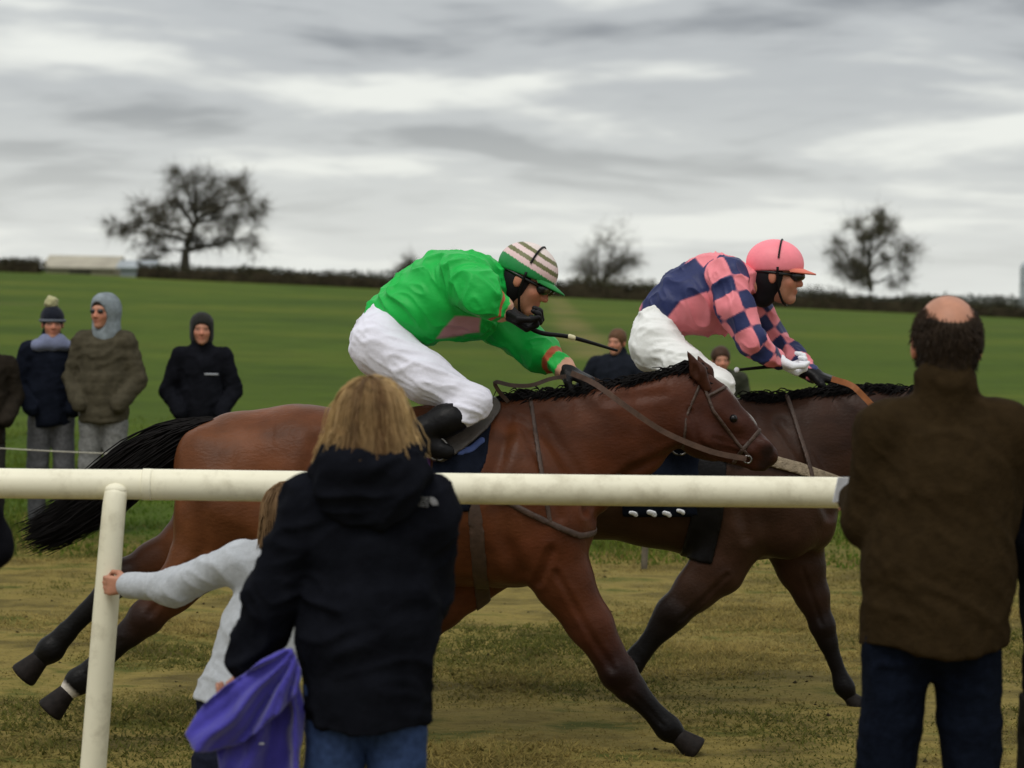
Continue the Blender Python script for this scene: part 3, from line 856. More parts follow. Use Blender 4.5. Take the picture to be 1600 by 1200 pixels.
# ------------------------------------------------------------------ horses
def horse(D, K, name_label, coat, coat_dark, point, seed, blaze=False, sock=False):
    """K: the skeleton as (u, v, depth offset in m, radius in px) joints read off the photograph."""
    s1 = px(D)
    J = lambda u, v, dy=0.0: at(u, v, D + dy)
    prims = []
    def chain(joints, c=None, sq=1.0, k=0.05):
        for i in range(len(joints) - 1):
            u0, v0, y0, r0 = joints[i][:4]; u1, v1, y1, r1 = joints[i + 1][:4]
            col = joints[i][4] if len(joints[i]) > 4 else (c or coat)
            prims.append(cone(J(u0, v0, y0), J(u1, v1, y1), r0 * s1, r1 * s1, (1, sq, 1), k, col))
    for joints, sq, k in K['trunk']:
        chain(joints, coat, sq, k)
    for (u, v, dy), rr_, ang, k in K['bulges']:
        prims.append(ell(J(u, v, dy), (rr_[0] * s1, rr_[1], rr_[2] * s1), rot_y(ang), k, coat))
    for joints, sq, k in K['head']:
        chain(joints, coat_dark, sq, k)
    for leg in K['legs']:
        c = [coat, coat, coat_dark] + [point] * 10
        js = [tuple(j) + (c[i],) for i, j in enumerate(leg['j'])]
        chain(js, None, 0.8, 0.035)
        # knee or hock bump, fetlock bump
        for i in leg.get('bump', ()):
            j = leg['j'][i]
            prims.append(ell(J(*j[:3]), j[3] * s1 * 1.06, None, 0.02, point))
    for (u, v, dy), r_ in K.get('sockets', ()):
        prims.append(ell(J(u, v, dy), r_, None, 0.012, coat_dark, '-'))
    def disp(V, N):
        m_ = fbm(V * np.array([5.0, 5.0, 4.0]), seed, 3) * 0.006
        # shallow grooves along ribs and muscle
        g = np.abs(vnoise(V * np.array([9.0, 3.0, 3.5]) + 13, seed + 3))
        d = m_ - 0.0022 * np.exp(-(g / 0.2) ** 2)
        for pts, dep, wid in K.get('grooves', ()):
            q = line2([J(*p_) for p_ in pts], 0.0)(V[:, 0], V[:, 1], V[:, 2])
            d = d - dep * np.exp(-(q / wid) ** 2) + 0.5 * dep * np.exp(-((q - 1.9 * wid) / wid) ** 2)
        return d
    def recolor(V, C):
        n_ = fbm(V * 6, seed + 5, 3)[:, None]
        C = C * (1 + 0.22 * n_)
        xa, xb = J(*K['tone'][0])[0], J(*K['tone'][1])[0]       # golden quarters, darker neck and shoulder
        t = np.clip((V[:, 0] - xa) / (xb - xa) + 0.25 * n_[:, 0], 0, 1)[:, None]
        C = C * ((1 - t) * np.array([1.22, 1.38, 1.35]) + t * np.array([0.78, 0.74, 0.80]))
        if blaze:
            P, r_ = K['blaze']
            pts = [J(*q) for q in P]
            d = line2(pts, r_ * s1 * 0.75)(V[:, 0], V[:, 1], V[:, 2])
            f = np.clip(-d / 0.012, 0, 1)[:, None]
            C = C * (1 - f) + f * np.array([0.55, 0.53, 0.50])
        if sock:
            q, rad = K['sock']
            d = np.linalg.norm(V - J(*q), axis=1) - rad * s1
            f = np.clip(-d / 0.015, 0, 1)[:, None]
            C = C * (1 - f) + f * np.array([0.55, 0.50, 0.44])
        for q, rad in K.get('dark', ()):
            d = np.linalg.norm(V - J(*q), axis=1) - rad * s1
            f = np.clip(-d / 0.02, 0, 1)[:, None] * 0.75
            C = C * (1 - f) + f * np.array([0.012, 0.008, 0.008])
        return C
    base = J(*K['base']); base[2] = 0
    o = empty('horse', base); tag(o, name_label, 'horse')
    V, F, C = solid(prims, 0.0115, it=2, disp=disp, recolor=recolor, w=0.03)
    mk('body', V, F, M_COAT, o, C, True, base)
    for h_ in K['hooves']:
        (u0, v0, y0, r0), (u1, v1, y1, r1) = h_
        V, F, C = solid([cone(J(u0, v0, y0), J(u1, v1, y1), r0 * s1, r1 * s1, (1, 0.95, 1), 0.02)], 0.007,
                        cut=(lambda A, B: (lambda X, Y, Z: ((X - B[0]) * (B - A)[0] + (Y - B[1]) * (B - A)[1] + (Z - B[2]) * (B - A)[2]) / np.linalg.norm(B - A) - 0.012))(J(u0, v0, y0), J(u1, v1, y1)))
        mk('hoof', V, F, M_HOOF, o, None, True, base)
    for e_ in K['ears']:
        (u0, v0, y0), (u1, v1, y1), w_ = e_
        a, b = J(u0, v0, y0), J(u1, v1, y1); m_ = a * 0.55 + b * 0.45
        ax_ = (b - a) / np.linalg.norm(b - a)
        side = np.cross(ax_, [0, 1, 0])
        V, F, C = solid([cone(a, m_, 0.62 * w_ * s1, w_ * s1, (1, 0.8, 1), 0.015), cone(m_, b, w_ * s1, 0.12 * w_ * s1, (1, 0.8, 1), 0.015),
                         ell(m_ + side * 0.4 * w_ * s1 + np.array([0, -0.8 * w_ * s1, 0]), (0.5 * w_ * s1, 0.5 * w_ * s1, 1.3 * w_ * s1), None, 0.01, op='-')], 0.005)
        mk('ear', V, F, M_COAT, o, np.tile(np.array(coat_dark) * 0.75, (len(V), 1)), True, base)
    for q in K['eyes']:
        V, F, C = solid([ell(J(*q), 0.017, None, 0.01)], 0.0045)
        mk('eye', V, F, M_EYE, o, None, True, base)
    r = np.random.default_rng(seed)
    # mane: short strands along the crest
    cr = smooth_path([J(*q) for q in K['crest']], 60)
    n = 2000
    t = r.uniform(0, 59, n); i0 = np.clip(t.astype(int), 0, 58); fr = (t - i0)[:, None]
    P0 = cr[i0] * (1 - fr) + cr[i0 + 1] * fr + r.normal(0, 1, (n, 3)) * np.array([0.008, 0.014, 0.010])
    sd_ = np.where(r.random(n) < 0.75, -1, 1)[:, None]
    ln = r.uniform(0.025, 0.065, (n, 1))
    lift = r.uniform(0.1, 1.0, (n, 1))
    P1 = P0 + ln * (np.array([-0.55, 0, 0]) + np.array([0, 0.25, 0]) * sd_ + np.array([0, 0, 0.28]) * lift)
    P2 = P1 + ln * (np.array([-0.5, 0, -0.35]) + np.array([0, 0.30, 0]) * sd_ + r.normal(0, 0.14, (n, 3)))
    V, F = tubes(np.stack([P0, (P0 + P1) / 2 + (0, 0, 0.004), P1, P2], 1), np.array([[0.0035, 0.0035, 0.003, 0.001]]), 3)
    mk('mane', V, F, M_HORSEHAIR, o, None, True, base)
    # tail
    tp = smooth_path([J(*q[:3]) for q in K['tail']], 14)
    tr = np.interp(np.linspace(0, 1, 14), np.linspace(0, 1, len(K['tail'])), [q[3] * s1 for q in K['tail']])
    n = 3600
    off = np.clip(r.normal(0, 0.45, (n, 1, 3)), -0.85, 0.85) * tr[None, :, None] * np.array([1, 0.8, 1])
    wav = np.cumsum(r.normal(0, 0.0042, (n, 14, 3)), axis=1)
    paths = tp[None] + off + wav
    stop = r.uniform(0.6, 1.0, n)
    last = (stop * 13).astype(int)
    ar = np.arange(14)[None]
    clampi = np.minimum(ar, last[:, None])
    paths = paths[np.arange(n)[:, None], clampi] + (ar - clampi)[..., None] * np.array([-0.010, 0, -0.004])
    V, F = tubes(paths, np.linspace(0.0042, 0.0010, 14)[None], 3)
    V2, F2, C2 = solid([cone(tp[i], tp[i + 1], tr[i] * (0.9 - 0.04 * i), tr[i + 1] * (0.86 - 0.04 * i), (1, 0.8, 1), 0.03) for i in range(0, 10)], 0.010, disp=folds(0.012, (3, 26, 26), 4, 0.7, (-0.8, 0, -0.6)))
    V, F = join((V, F), (V2, F2))
    mk('tail', V, F, M_HORSEHAIR, o, None, True, base)
    return o, prims, J, base

D1 = 10.28
N_, X_ = -0.13, 0.13
HORSE1 = dict(
    base=(640, 1175, 0), tone=((380, 700), (960, 700)),
    trunk=[([(385, 748, 0, 108), (470, 752, 0, 116), (570, 768, 0, 124), (690, 778, 0, 134), (790, 785, 0, 136)], 0.80, 0.06),
           ([(640, 705, 0, 62), (720, 690, 0, 58), (800, 684, 0, 56), (850, 690, 0, 60)], 0.55, 0.06),
           ([(800, 745, 0, 112), (880, 718, 0, 98), (960, 682, 0, 76), (1050, 640, 0, 56), (1085, 622, 0, 46)], 0.46, 0.06)],
    bulges=[((345, 790, -0.13), (72, 0.13, 92), 12, 0.06), ((345, 790, 0.13), (72, 0.13, 92), 12, 0.06),
            ((325, 735, -0.08), (50, 0.12, 70), -20, 0.05), ((325, 735, 0.08), (50, 0.12, 70), -20, 0.05),
            ((435, 820, -0.17), (62, 0.09, 60), 30, 0.06), ((435, 820, 0.17), (62, 0.09, 60), 30, 0.06),
            ((835, 790, -0.14), (72, 0.12, 112), -28, 0.05), ((835, 790, 0.14), (72, 0.12, 112), -28, 0.05),
            ((885, 815, -0.06), (42, 0.10, 58), -15, 0.05), ((885, 815, 0.06), (42, 0.10, 58), -15, 0.05),
            ((800, 860, -0.13), (48, 0.09, 44), 10, 0.05)],
    head=[([(1085, 625, 0, 42), (1110, 638, 0, 40), (1152, 672, 0, 29), (1182, 702, 0, 22)], 0.60, 0.025),
          ([(1086, 662, 0, 42), (1106, 680, 0, 40), (1146, 706, 0, 19), (1176, 724, 0, 12)], 0.56, 0.025),
          ([(1080, 668, -0.03, 30), (1100, 682, -0.035, 27)], 0.7, 0.03), ([(1080, 668, 0.03, 30), (1100, 682, 0.035, 27)], 0.7, 0.03),
          ([(1184, 703, 0.0, 24), (1198, 712, 0.0, 19)], 0.72, 0.015), ([(1180, 724, 0, 13), (1192, 728, 0, 10)], 0.9, 0.01),
          ([(1199, 699, -0.034, 10), (1192, 694, -0.036, 9)], 0.7, 0.012), ([(1199, 699, 0.034, 10), (1192, 694, 0.036, 9)], 0.7, 0.012),
          ([(1140, 690, -0.042, 6), (1172, 706, -0.038, 5)], 0.6, 0.02),
          ([(1120, 642, -0.045, 14), (1150, 664, -0.045, 12)], 0.7, 0.025),
          ([(1120, 642, 0.045, 14), (1150, 664, 0.045, 12)], 0.7, 0.025)],
    sockets=[((1205, 703, -0.052), 0.014), ((1198, 722, -0.05), 0.006), ((1188, 721, -0.052), 0.006)],
    dark=[((1200, 707, -0.05), 16), ((1195, 722, 0), 20), ((1146, 652, -0.08), 10)],
    grooves=[([(796, 655), (772, 740), (788, 830), (812, 885)], 0.012, 0.028), ([(850, 655), (895, 740), (930, 805)], 0.010, 0.024), ([(815, 660), (855, 745), (872, 800)], 0.007, 0.018),
             ([(1060, 702), (985, 732), (915, 792)], 0.009, 0.018), ([(505, 690), (472, 780), (452, 868)], 0.012, 0.035), ([(330, 780), (330, 850), (290, 905)], 0.006, 0.022),
             ([(868, 885), (922, 985), (955, 1035)], 0.007, 0.012), ([(985, 1072), (1035, 1125)], 0.005, 0.007), ([(1076, 640), (1090, 690), (1122, 716)], 0.008, 0.010),
             ([(1112, 682), (1165, 700)], 0.005, 0.007), ([(308, 872), (245, 950)], 0.006, 0.012), ([(200, 990), (145, 1044)], 0.005, 0.007), ([(600, 700), (612, 850)], 0.003, 0.014), ([(640, 700), (650, 860)], 0.003, 0.014), ([(680, 720), (690, 870)], 0.003, 0.014),
             ([(860, 850), (840, 900)], 0.009, 0.016), ([(945, 625), (1035, 615)], 0.005, 0.02)],
    blaze=([(1140, 606, 0), (1170, 642, 0), (1182, 660, 0)], 6),
    sock=((104, 1083, N_), 24),
    eyes=[(1146, 654, -0.058), (1146, 654, 0.058)],
    ears=[((1104, 606, -0.05), (1074, 549, -0.07), 12.5), ((1112, 602, 0.05), (1090, 556, 0.07), 12)],
    crest=[(785, 629, 0), (830, 622, 0), (890, 616, 0), (960, 607, 0), (1040, 588, 0), (1088, 577, 0), (1106, 592, -0.01)],
    tail=[(345, 668, 0, 13), (305, 676, 0, 20), (258, 697, 0, 29), (210, 730, 0, 33), (162, 772, 0, 34), (112, 808, 0, 30), (66, 832, 0, 28), (38, 834, 0, 24)],
    legs=[dict(j=[(850, 840, N_, 66), (882, 908, N_, 46), (922, 975, N_, 36), (966, 1050, N_, 26), (985, 1075, N_, 21), (1032, 1125, N_, 16), (1044, 1138, N_, 18), (1066, 1156, N_, 14)], bump=(3, 6)),
          dict(j=[(800, 845, X_, 64), (726, 912, X_, 42), (690, 950, X_, 33), (648, 995, X_, 24), (632, 1018, X_, 19), (592, 1075, X_, 15), (580, 1090, X_, 17), (560, 1108, X_, 13)], bump=(3, 6)),
          dict(j=[(352, 800, N_, 78), (318, 868, N_, 50), (272, 920, N_, 34), (228, 966, N_, 25), (205, 988, N_, 19), (142, 1048, N_, 16), (124, 1064, N_, 19), (100, 1086, N_, 14)], bump=(3, 6)),
          dict(j=[(352, 795, X_, 76), (300, 850, X_, 46), (245, 878, X_, 33), (194, 900, X_, 26), (172, 920, X_, 20), (100, 992, X_, 17), (80, 1014, X_, 20), (58, 1034, X_, 15)], bump=(3, 6))],
    hooves=[((1064, 1154, N_, 15), (1086, 1170, N_, 21)), ((562, 1106, X_, 13), (542, 1128, X_, 19)),
            ((102, 1084, N_, 15), (80, 1108, N_, 22)), ((60, 1032, X_, 16), (38, 1054, X_, 23))])
H1, P1, J1, B1 = horse(D1, HORSE1, 'bright bay galloping horse nearest the rail, black tail streaming', (0.092, 0.028, 0.0105), (0.058, 0.019, 0.010), (0.0045, 0.0035, 0.0035), 3, True, True)

D2 = 11.35
HORSE2 = dict(
    base=(960, 1110, 0), tone=((800, 700), (1300, 700)),
    trunk=[([(700, 756, 0, 92), (800, 750, 0, 96), (920, 742, 0, 98), (1030, 748, 0, 104), (1130, 758, 0, 120), (1190, 762, 0, 112)], 0.80, 0.06),
           ([(1060, 695, 0, 58), (1150, 682, 0, 56), (1210, 690, 0, 58)], 0.55, 0.06),
           ([(1200, 730, 0, 100), (1270, 708, 0, 88), (1350, 682, 0, 72), (1420, 660, 0, 52), (1445, 650, 0, 44)], 0.46, 0.06)],
    bulges=[((670, 790, -0.13), (62, 0.13, 80), 12, 0.06), ((670, 790, 0.13), (62, 0.13, 80), 12, 0.06),
            ((1205, 775, -0.14), (66, 0.12, 104), -28, 0.05), ((1205, 775, 0.14), (66, 0.12, 104), -28, 0.05),
            ((1262, 800, -0.06), (42, 0.10, 62), -15, 0.05), ((1262, 800, 0.06), (42, 0.10, 62), -15, 0.05)],
    head=[([(1445, 650, 0, 40), (1468, 668, 0, 38), (1506, 700, 0, 28), (1536, 732, 0, 23)], 0.62, 0.03),
          ([(1448, 684, 0, 38), (1468, 700, 0, 36), (1508, 730, 0, 20), (1532, 748, 0, 14)], 0.58, 0.03)],
    sockets=[((1552, 728, -0.055), 0.013)],
    grooves=[([(1160, 650), (1140, 740), (1160, 830)], 0.010, 0.025), ([(1215, 660), (1260, 740), (1290, 800)], 0.010, 0.022), ([(1130, 890), (1060, 960)], 0.006, 0.010), ([(1255, 890), (1288, 980)], 0.005, 0.009)],
    dark=[((1552, 735, -0.03), 20)],
    eyes=[(1502, 684, -0.060), (1502, 684, 0.060)],
    ears=[((1462, 632, -0.05), (1452, 590, -0.06), 13), ((1468, 632, 0.05), (1462, 592, 0.06), 12)],
    crest=[(1170, 622, 0), (1195, 624, 0), (1240, 622, 0), (1290, 614, 0), (1350, 610, 0), (1420, 612, 0), (1450, 612, 0)],
    tail=[(612, 720, 0, 14), (590, 735, 0, 22), (565, 770, 0, 26), (550, 820, 0, 26), (540, 870, 0, 24)],
    legs=[dict(j=[(1150, 825, N_, 60), (1122, 886, N_, 42), (1090, 918, N_, 33), (1052, 958, N_, 25), (1036, 978, N_, 20), (998, 1024, N_, 15), (986, 1040, N_, 17), (968, 1056, N_, 13)], bump=(3, 6)),
          dict(j=[(1232, 825, X_, 58), (1250, 884, X_, 38), (1268, 928, X_, 27), (1285, 978, X_, 18), (1292, 1000, X_, 14), (1314, 1062, X_, 11), (1319, 1074, X_, 13), (1330, 1092, X_, 10)], bump=(3, 6)),
          dict(j=[(680, 795, N_, 66), (640, 860, N_, 42), (610, 898, N_, 30), (580, 935, N_, 22), (572, 955, N_, 17), (555, 1020, N_, 14), (550, 1036, N_, 16), (538, 1054, N_, 12)], bump=(3, 6)),
          dict(j=[(680, 795, X_, 64), (640, 850, X_, 40), (600, 880, X_, 29), (560, 905, X_, 22), (545, 925, X_, 17), (515, 985, X_, 14), (508, 1000, X_, 16), (495, 1016, X_, 12)], bump=(3, 6))],
    hooves=[((970, 1054, N_, 14), (955, 1072, N_, 18)), ((1329, 1090, X_, 11), (1340, 1102, X_, 16)),
            ((540, 1052, N_, 12), (525, 1072, N_, 17)), ((497, 1014, X_, 12), (482, 1034, X_, 17))])
H2, P2, J2, B2 = horse(D2, HORSE2, 'dark bay galloping horse on the far side, ridden by the pink jockey', (0.043, 0.020, 0.0115), (0.034, 0.017, 0.011), (0.0045, 0.0035, 0.0035), 8)

# ------------------------------------------------------------------ tack
def tack(name, o, prims, J, base, D, pts, w, off, m_, label=None, h=0.006, parent=None, poly=False, yr=(-0.45, 0.45)):
    P = [J(*q) for q in pts]
    reg = poly2(P) if poly else line2(P, w)
    A = np.array(P)
    lo = A.min(axis=0) - (w + 0.03); hi = A.max(axis=0) + (w + 0.03)
    lo[1], hi[1] = D + yr[0], D + yr[1]
    V, F = shell(prims, h, off, reg, lo, hi)
    b = mk(name, V, F, m_, parent or o, None, True, base)
    if label: b['label'] = label
    return b
s1 = px(D1); s2 = px(D2)
M_BLUE = mat('blue_cloth', (0.045, 0.07, 0.19), 0.75, 0.2, 30, 0.1, 60)
M_PURPLE = mat('purple_cloth', (0.16, 0.045, 0.24), 0.8, 0.2, 30, 0.1, 60)
cloth1 = tack('saddle_cloth', H1, P1, J1, B1, D1, [(690, 640), (770, 640), (762, 712), (748, 742), (735, 790), (684, 790), (676, 742)], 0, 0.014, M_NAVY, 'navy number cloth under the saddle', 0.009, poly=True)
tack('cloth_stripe', H1, P1, J1, B1, D1, [(720, 701), (738, 696), (754, 683)], 5 * s1, 0.021, M_BLUE, 'blue stripe on the number cloth', 0.007, parent=cloth1, yr=(-0.45, 0.0))
tack('saddle_pad', H1, P1, J1, B1, D1, [(652, 690), (676, 690), (676, 742), (655, 742)], 0, 0.012, M_PURPLE, 'purple edge of the saddle pad', 0.008, poly=True)
tack('saddle', H1, P1, J1, B1, D1, [(768, 634), (752, 655), (722, 680), (692, 700)], 15 * s1, 0.032, M_GREYLEATHER, 'worn grey brown racing saddle flap', 0.008)
tack('girth', H1, P1, J1, B1, D1, [(735, 690), (745, 800), (756, 965)], 12 * s1, 0.006, M_TAN, None, 0.009)
tack('neck_strap', H1, P1, J1, B1, D1, [(828, 618), (836, 672), (846, 735), (858, 806)], 3.6 * s1, 0.009, M_TAN, None, 0.006)
tack('breast_strap', H1, P1, J1, B1, D1, [(765, 760), (830, 795), (905, 830), (940, 828)], 5 * s1, 0.009, M_TAN, None, 0.007)
br = tack('bridle', H1, P1, J1, B1, D1, [(1096, 596), (1112, 640), (1150, 690), (1172, 716)], 2.6 * s1, 0.008, M_TAN, None, 0.005)
tack('noseband', H1, P1, J1, B1, D1, [(1186, 672), (1160, 700), (1146, 722)], 3.4 * s1, 0.008, M_TAN, None, 0.005, parent=br)
tack('browband', H1, P1, J1, B1, D1, [(1132, 604), (1104, 618)], 2.6 * s1, 0.008, M_TAN, None, 0.005, parent=br)
tack('throat_lash', H1, P1, J1, B1, D1, [(1092, 600), (1070, 650), (1066, 700)], 2.2 * s1, 0.007, M_TAN, None, 0.005, parent=br)

cloth2 = tack('saddle_cloth', H2, P2, J2, B2, D2, [(960, 640), (1090, 640), (1085, 800), (970, 802)], 0, 0.014, M_NAVY, 'dark number cloth with small white marks', 0.010, poly=True)
tack('cloth_corner', H2, P2, J2, B2, D2, [(1008, 700), (1009, 745), (975, 748)], 0, 0.022, M_WHITE, 'white patch on the number cloth', 0.007, parent=cloth2, poly=True, yr=(-0.45, 0))
for u, v, w_ in ((987, 797, 3.4), (1015, 796, 4.2), (1038, 797, 3.6), (1059, 793, 3.2)):
    tack('cloth_mark', H2, P2, J2, B2, D2, [(u - 5, v - 3), (u + 2, v - 1), (u + 3, v + 1)], w_ * s2, 0.022, M_WHITE, None, 0.0055, parent=cloth2, yr=(-0.45, 0))
tack('girth', H2, P2, J2, B2, D2, [(1080, 690), (1130, 690), (1122, 800), (1112, 850), (1106, 874), (1060, 866), (1066, 840), (1074, 800)], 0, 0.012, M_LEATHER, 'wide black girth', 0.010, poly=True)
M_FLEECE = mat('sheepskin', (0.25, 0.20, 0.14), 0.95, 0.25, 50, 0.5, 120, 0.1)
tack('breast_girth', H2, P2, J2, B2, D2, [(1100, 704), (1190, 712), (1240, 726), (1310, 752)], 9 * s2, 0.022, M_FLEECE, 'pale sheepskin breast girth', 0.008)
tack('neck_strap', H2, P2, J2, B2, D2, [(1228, 618), (1240, 660), (1254, 712), (1262, 745)], 3.6 * s2, 0.026, M_TAN, None, 0.006)
br2 = tack('bridle', H2, P2, J2, B2, D2, [(1456, 622), (1474, 664), (1510, 716), (1530, 742)], 2.6 * s2, 0.008, M_TAN, None, 0.005)

def strap(name, pts, w, m_, parent, base, n=30):
    """A flat leather strap that runs through the points, W wide and a few millimetres thick."""
    p = smooth_path(pts, n)
    t = np.gradient(p, axis=0); t /= np.linalg.norm(t, axis=1, keepdims=True)
    u = np.cross(t, [0, 1.0, 0]); u /= np.linalg.norm(u, axis=1, keepdims=True); v = np.cross(t, u)
    R = np.stack([p + u * w + v * 0.003, p - u * w + v * 0.003, p - u * w - v * 0.003, p + u * w - v * 0.003], 1)
    ii = np.arange(n * 4).reshape(n, 4)
    F = np.stack([ii[:-1], np.roll(ii, -1, 1)[:-1], np.roll(ii, -1, 1)[1:], ii[1:]], -1).reshape(-1, 4)
    return mk(name, R.reshape(-1, 3), F, m_, parent, None, False, base)
M_REIN = mat('rein_leather', (0.085, 0.048, 0.034), 0.6, 0.25, 30, 0.1, 120)
strap('rein', [J1(893, 583, -0.06), J1(930, 600, -0.16), J1(985, 640, -0.17), J1(1040, 676, -0.14), J1(1110, 705, -0.11), J1(1166, 717, -0.075)], 0.011, M_REIN, H1, B1)
strap('rein', [J1(893, 583, 0.08), J1(940, 600, 0.16), J1(985, 640, 0.17), J1(1040, 676, 0.14), J1(1110, 705, 0.11), J1(1166, 717, 0.085)], 0.0125, M_REIN, H1, B1)
strap('rein_loop', [J1(884, 588, -0.05), J1(860, 592, -0.10), J1(830, 602, -0.13), J1(800, 602, -0.12), J1(774, 597, -0.10), J1(780, 612, -0.08), J1(794, 628, -0.06)], 0.008, M_TAN, H1, B1)
V, F = tubes(np.array([[J1(1168 + 6 * math.cos(t), 718 + 6 * math.sin(t), -0.075) for t in np.linspace(0, 2 * math.pi, 25)]]), 0.004, 6)
mk('bit_ring', V, F, M_METAL, br, None, True, B1)
M_ORANGE = mat('orange_rein', (0.28, 0.10, 0.035), 0.6, 0.2, 30)
strap('rein', [J2(1300, 592, -0.06), J2(1330, 602, -0.16), J2(1352, 622, -0.17), J2(1420, 690, -0.14), J2(1528, 744, -0.08)], 0.013, M_ORANGE, H2, B2)
strap('rein', [J2(1300, 592, 0.06), J2(1330, 602, 0.16), J2(1352, 622, 0.17), J2(1420, 690, 0.14), J2(1528, 744, 0.08)], 0.013, M_ORANGE, H2, B2)

# ------------------------------------------------------------------ people: heads and hands
SKIN = (0.43, 0.20, 0.125)
def head_prims(M, s=1.0, skin=SKIN):
    """Head facing local +Y with its crown along +Z, skull centre at M's origin."""
    R = np.array(M.to_3x3()); T = np.array(M.translation)
    p = lambda x, y, z: T + s * (R @ np.array([x, y, z]))
    e = lambda c0, r, k=0.02, c=skin, op='+': ell(p(*c0), np.array(r) * s, R, k * s, c, op)
    cn = lambda a, b, ra_, rb__, k=0.02, c=skin: cone(p(*a), p(*b), ra_ * s, rb__ * s, (1, 1, 1), k * s, c)
    lip = tuple(np.array(skin) * np.array([0.85, 0.62, 0.62])); red = tuple(np.array(skin) * np.array([1.1, 0.88, 0.85]))
    dk = (0.03, 0.02, 0.018)
    L = [e((0, -0.012, 0.03), (0.075, 0.096, 0.088)), e((0, 0.035, -0.035), (0.060, 0.062, 0.085)),
         cn((0, 0.025, -0.075), (0, 0.066, -0.098), 0.046, 0.026), e((0, 0.079, -0.102), (0.022, 0.016, 0.016)),
         e((0, 0.074, 0.022), (0.052, 0.022, 0.014), 0.02), e((-0.034, 0.062, -0.03), (0.028, 0.026, 0.026), c=red), e((0.034, 0.062, -0.03), (0.028, 0.026, 0.026), c=red),
         cn((0, 0.090, 0.008), (0, 0.111, -0.034), 0.009, 0.014, 0.012, red), e((-0.012, 0.102, -0.037), (0.009, 0.010, 0.008), 0.008, red), e((0.012, 0.102, -0.037), (0.009, 0.010, 0.008), 0.008, red),
         e((-0.031, 0.098, 0.002), (0.017, 0.013, 0.011), 0.012, dk, '-'), e((0.031, 0.098, 0.002), (0.017, 0.013, 0.011), 0.012, dk, '-'),
         e((-0.031, 0.080, 0.001), (0.0135, 0.011, 0.009), 0.004, dk), e((0.031, 0.080, 0.001), (0.0135, 0.011, 0.009), 0.004, dk),
         e((0, 0.092, -0.062), (0.024, 0.011, 0.006), 0.008, lip), e((0, 0.091, -0.073), (0.021, 0.011, 0.007), 0.008, lip),
         e((-0.079, -0.006, -0.012), (0.010, 0.021, 0.033), 0.012, red), e((0.079, -0.006, -0.012), (0.010, 0.021, 0.033), 0.012, red)]
    return L, p
def hand_prims(W, e1, e2, s=1.0, curl=1.1, col=SKIN, side=1, spread=1.0):
    """Hand from wrist W along e1, knuckles in a row along e2; fingers bend towards -(e1 x e2)."""
    e1 = np.asarray(e1, float); e1 /= np.linalg.norm(e1)
    e2 = np.asarray(e2, float); e2 -= e1 * (e1 @ e2); e2 /= np.linalg.norm(e2)
    e3 = np.cross(e1, e2)
    q = lambda x, y, z: np.asarray(W) + s * (e1 * x + e2 * y + e3 * z)
    L = [cone(q(-0.03, 0, 0), q(0.015, 0, 0), 0.026 * s, 0.026 * s, (1, 1, 1), 0.015, col)]
    for y, f in ((-0.030, 0.93), (-0.010, 1.06), (0.011, 1.0), (0.030, 0.78)):
        L.append(cone(q(0.0, y * 0.55, 0), q(0.083, y, 0), 0.016 * s, 0.0125 * s, (1, 1, 1), 0.010 * s, col))
        x, z, a = 0.083, 0.0, 0.0
        for ln, ca, r0, r1 in ((0.042, 0.75, 0.0105, 0.0095), (0.027, 1.05, 0.0095, 0.0088), (0.021, 0.8, 0.0088, 0.0075)):
            a += curl * ca
            x1, z1 = x + ln * f * math.cos(a), z - ln * f * math.sin(a)
            L.append(cone(q(x, y * spread, z), q(x1, y * spread, z1), r0 * s, r1 * s, (1, 1, 1), 0.004 * s, col))
            x, z = x1, z1
    t0, t1, t2, t3 = q(0.015, -0.022 * side, -0.008), q(0.045, -0.050 * side, -0.020), q(0.075, -0.052 * side, -0.040), q(0.094, -0.036 * side, -0.054)
    L += [cone(t0, t1, 0.017 * s, 0.013 * s, (1, 1, 1), 0.01 * s, col), cone(t1, t2, 0.012 * s, 0.0105 * s, (1, 1, 1), 0.005 * s, col), cone(t2, t3, 0.0105 * s, 0.008 * s, (1, 1, 1), 0.004 * s, col)]
    return L
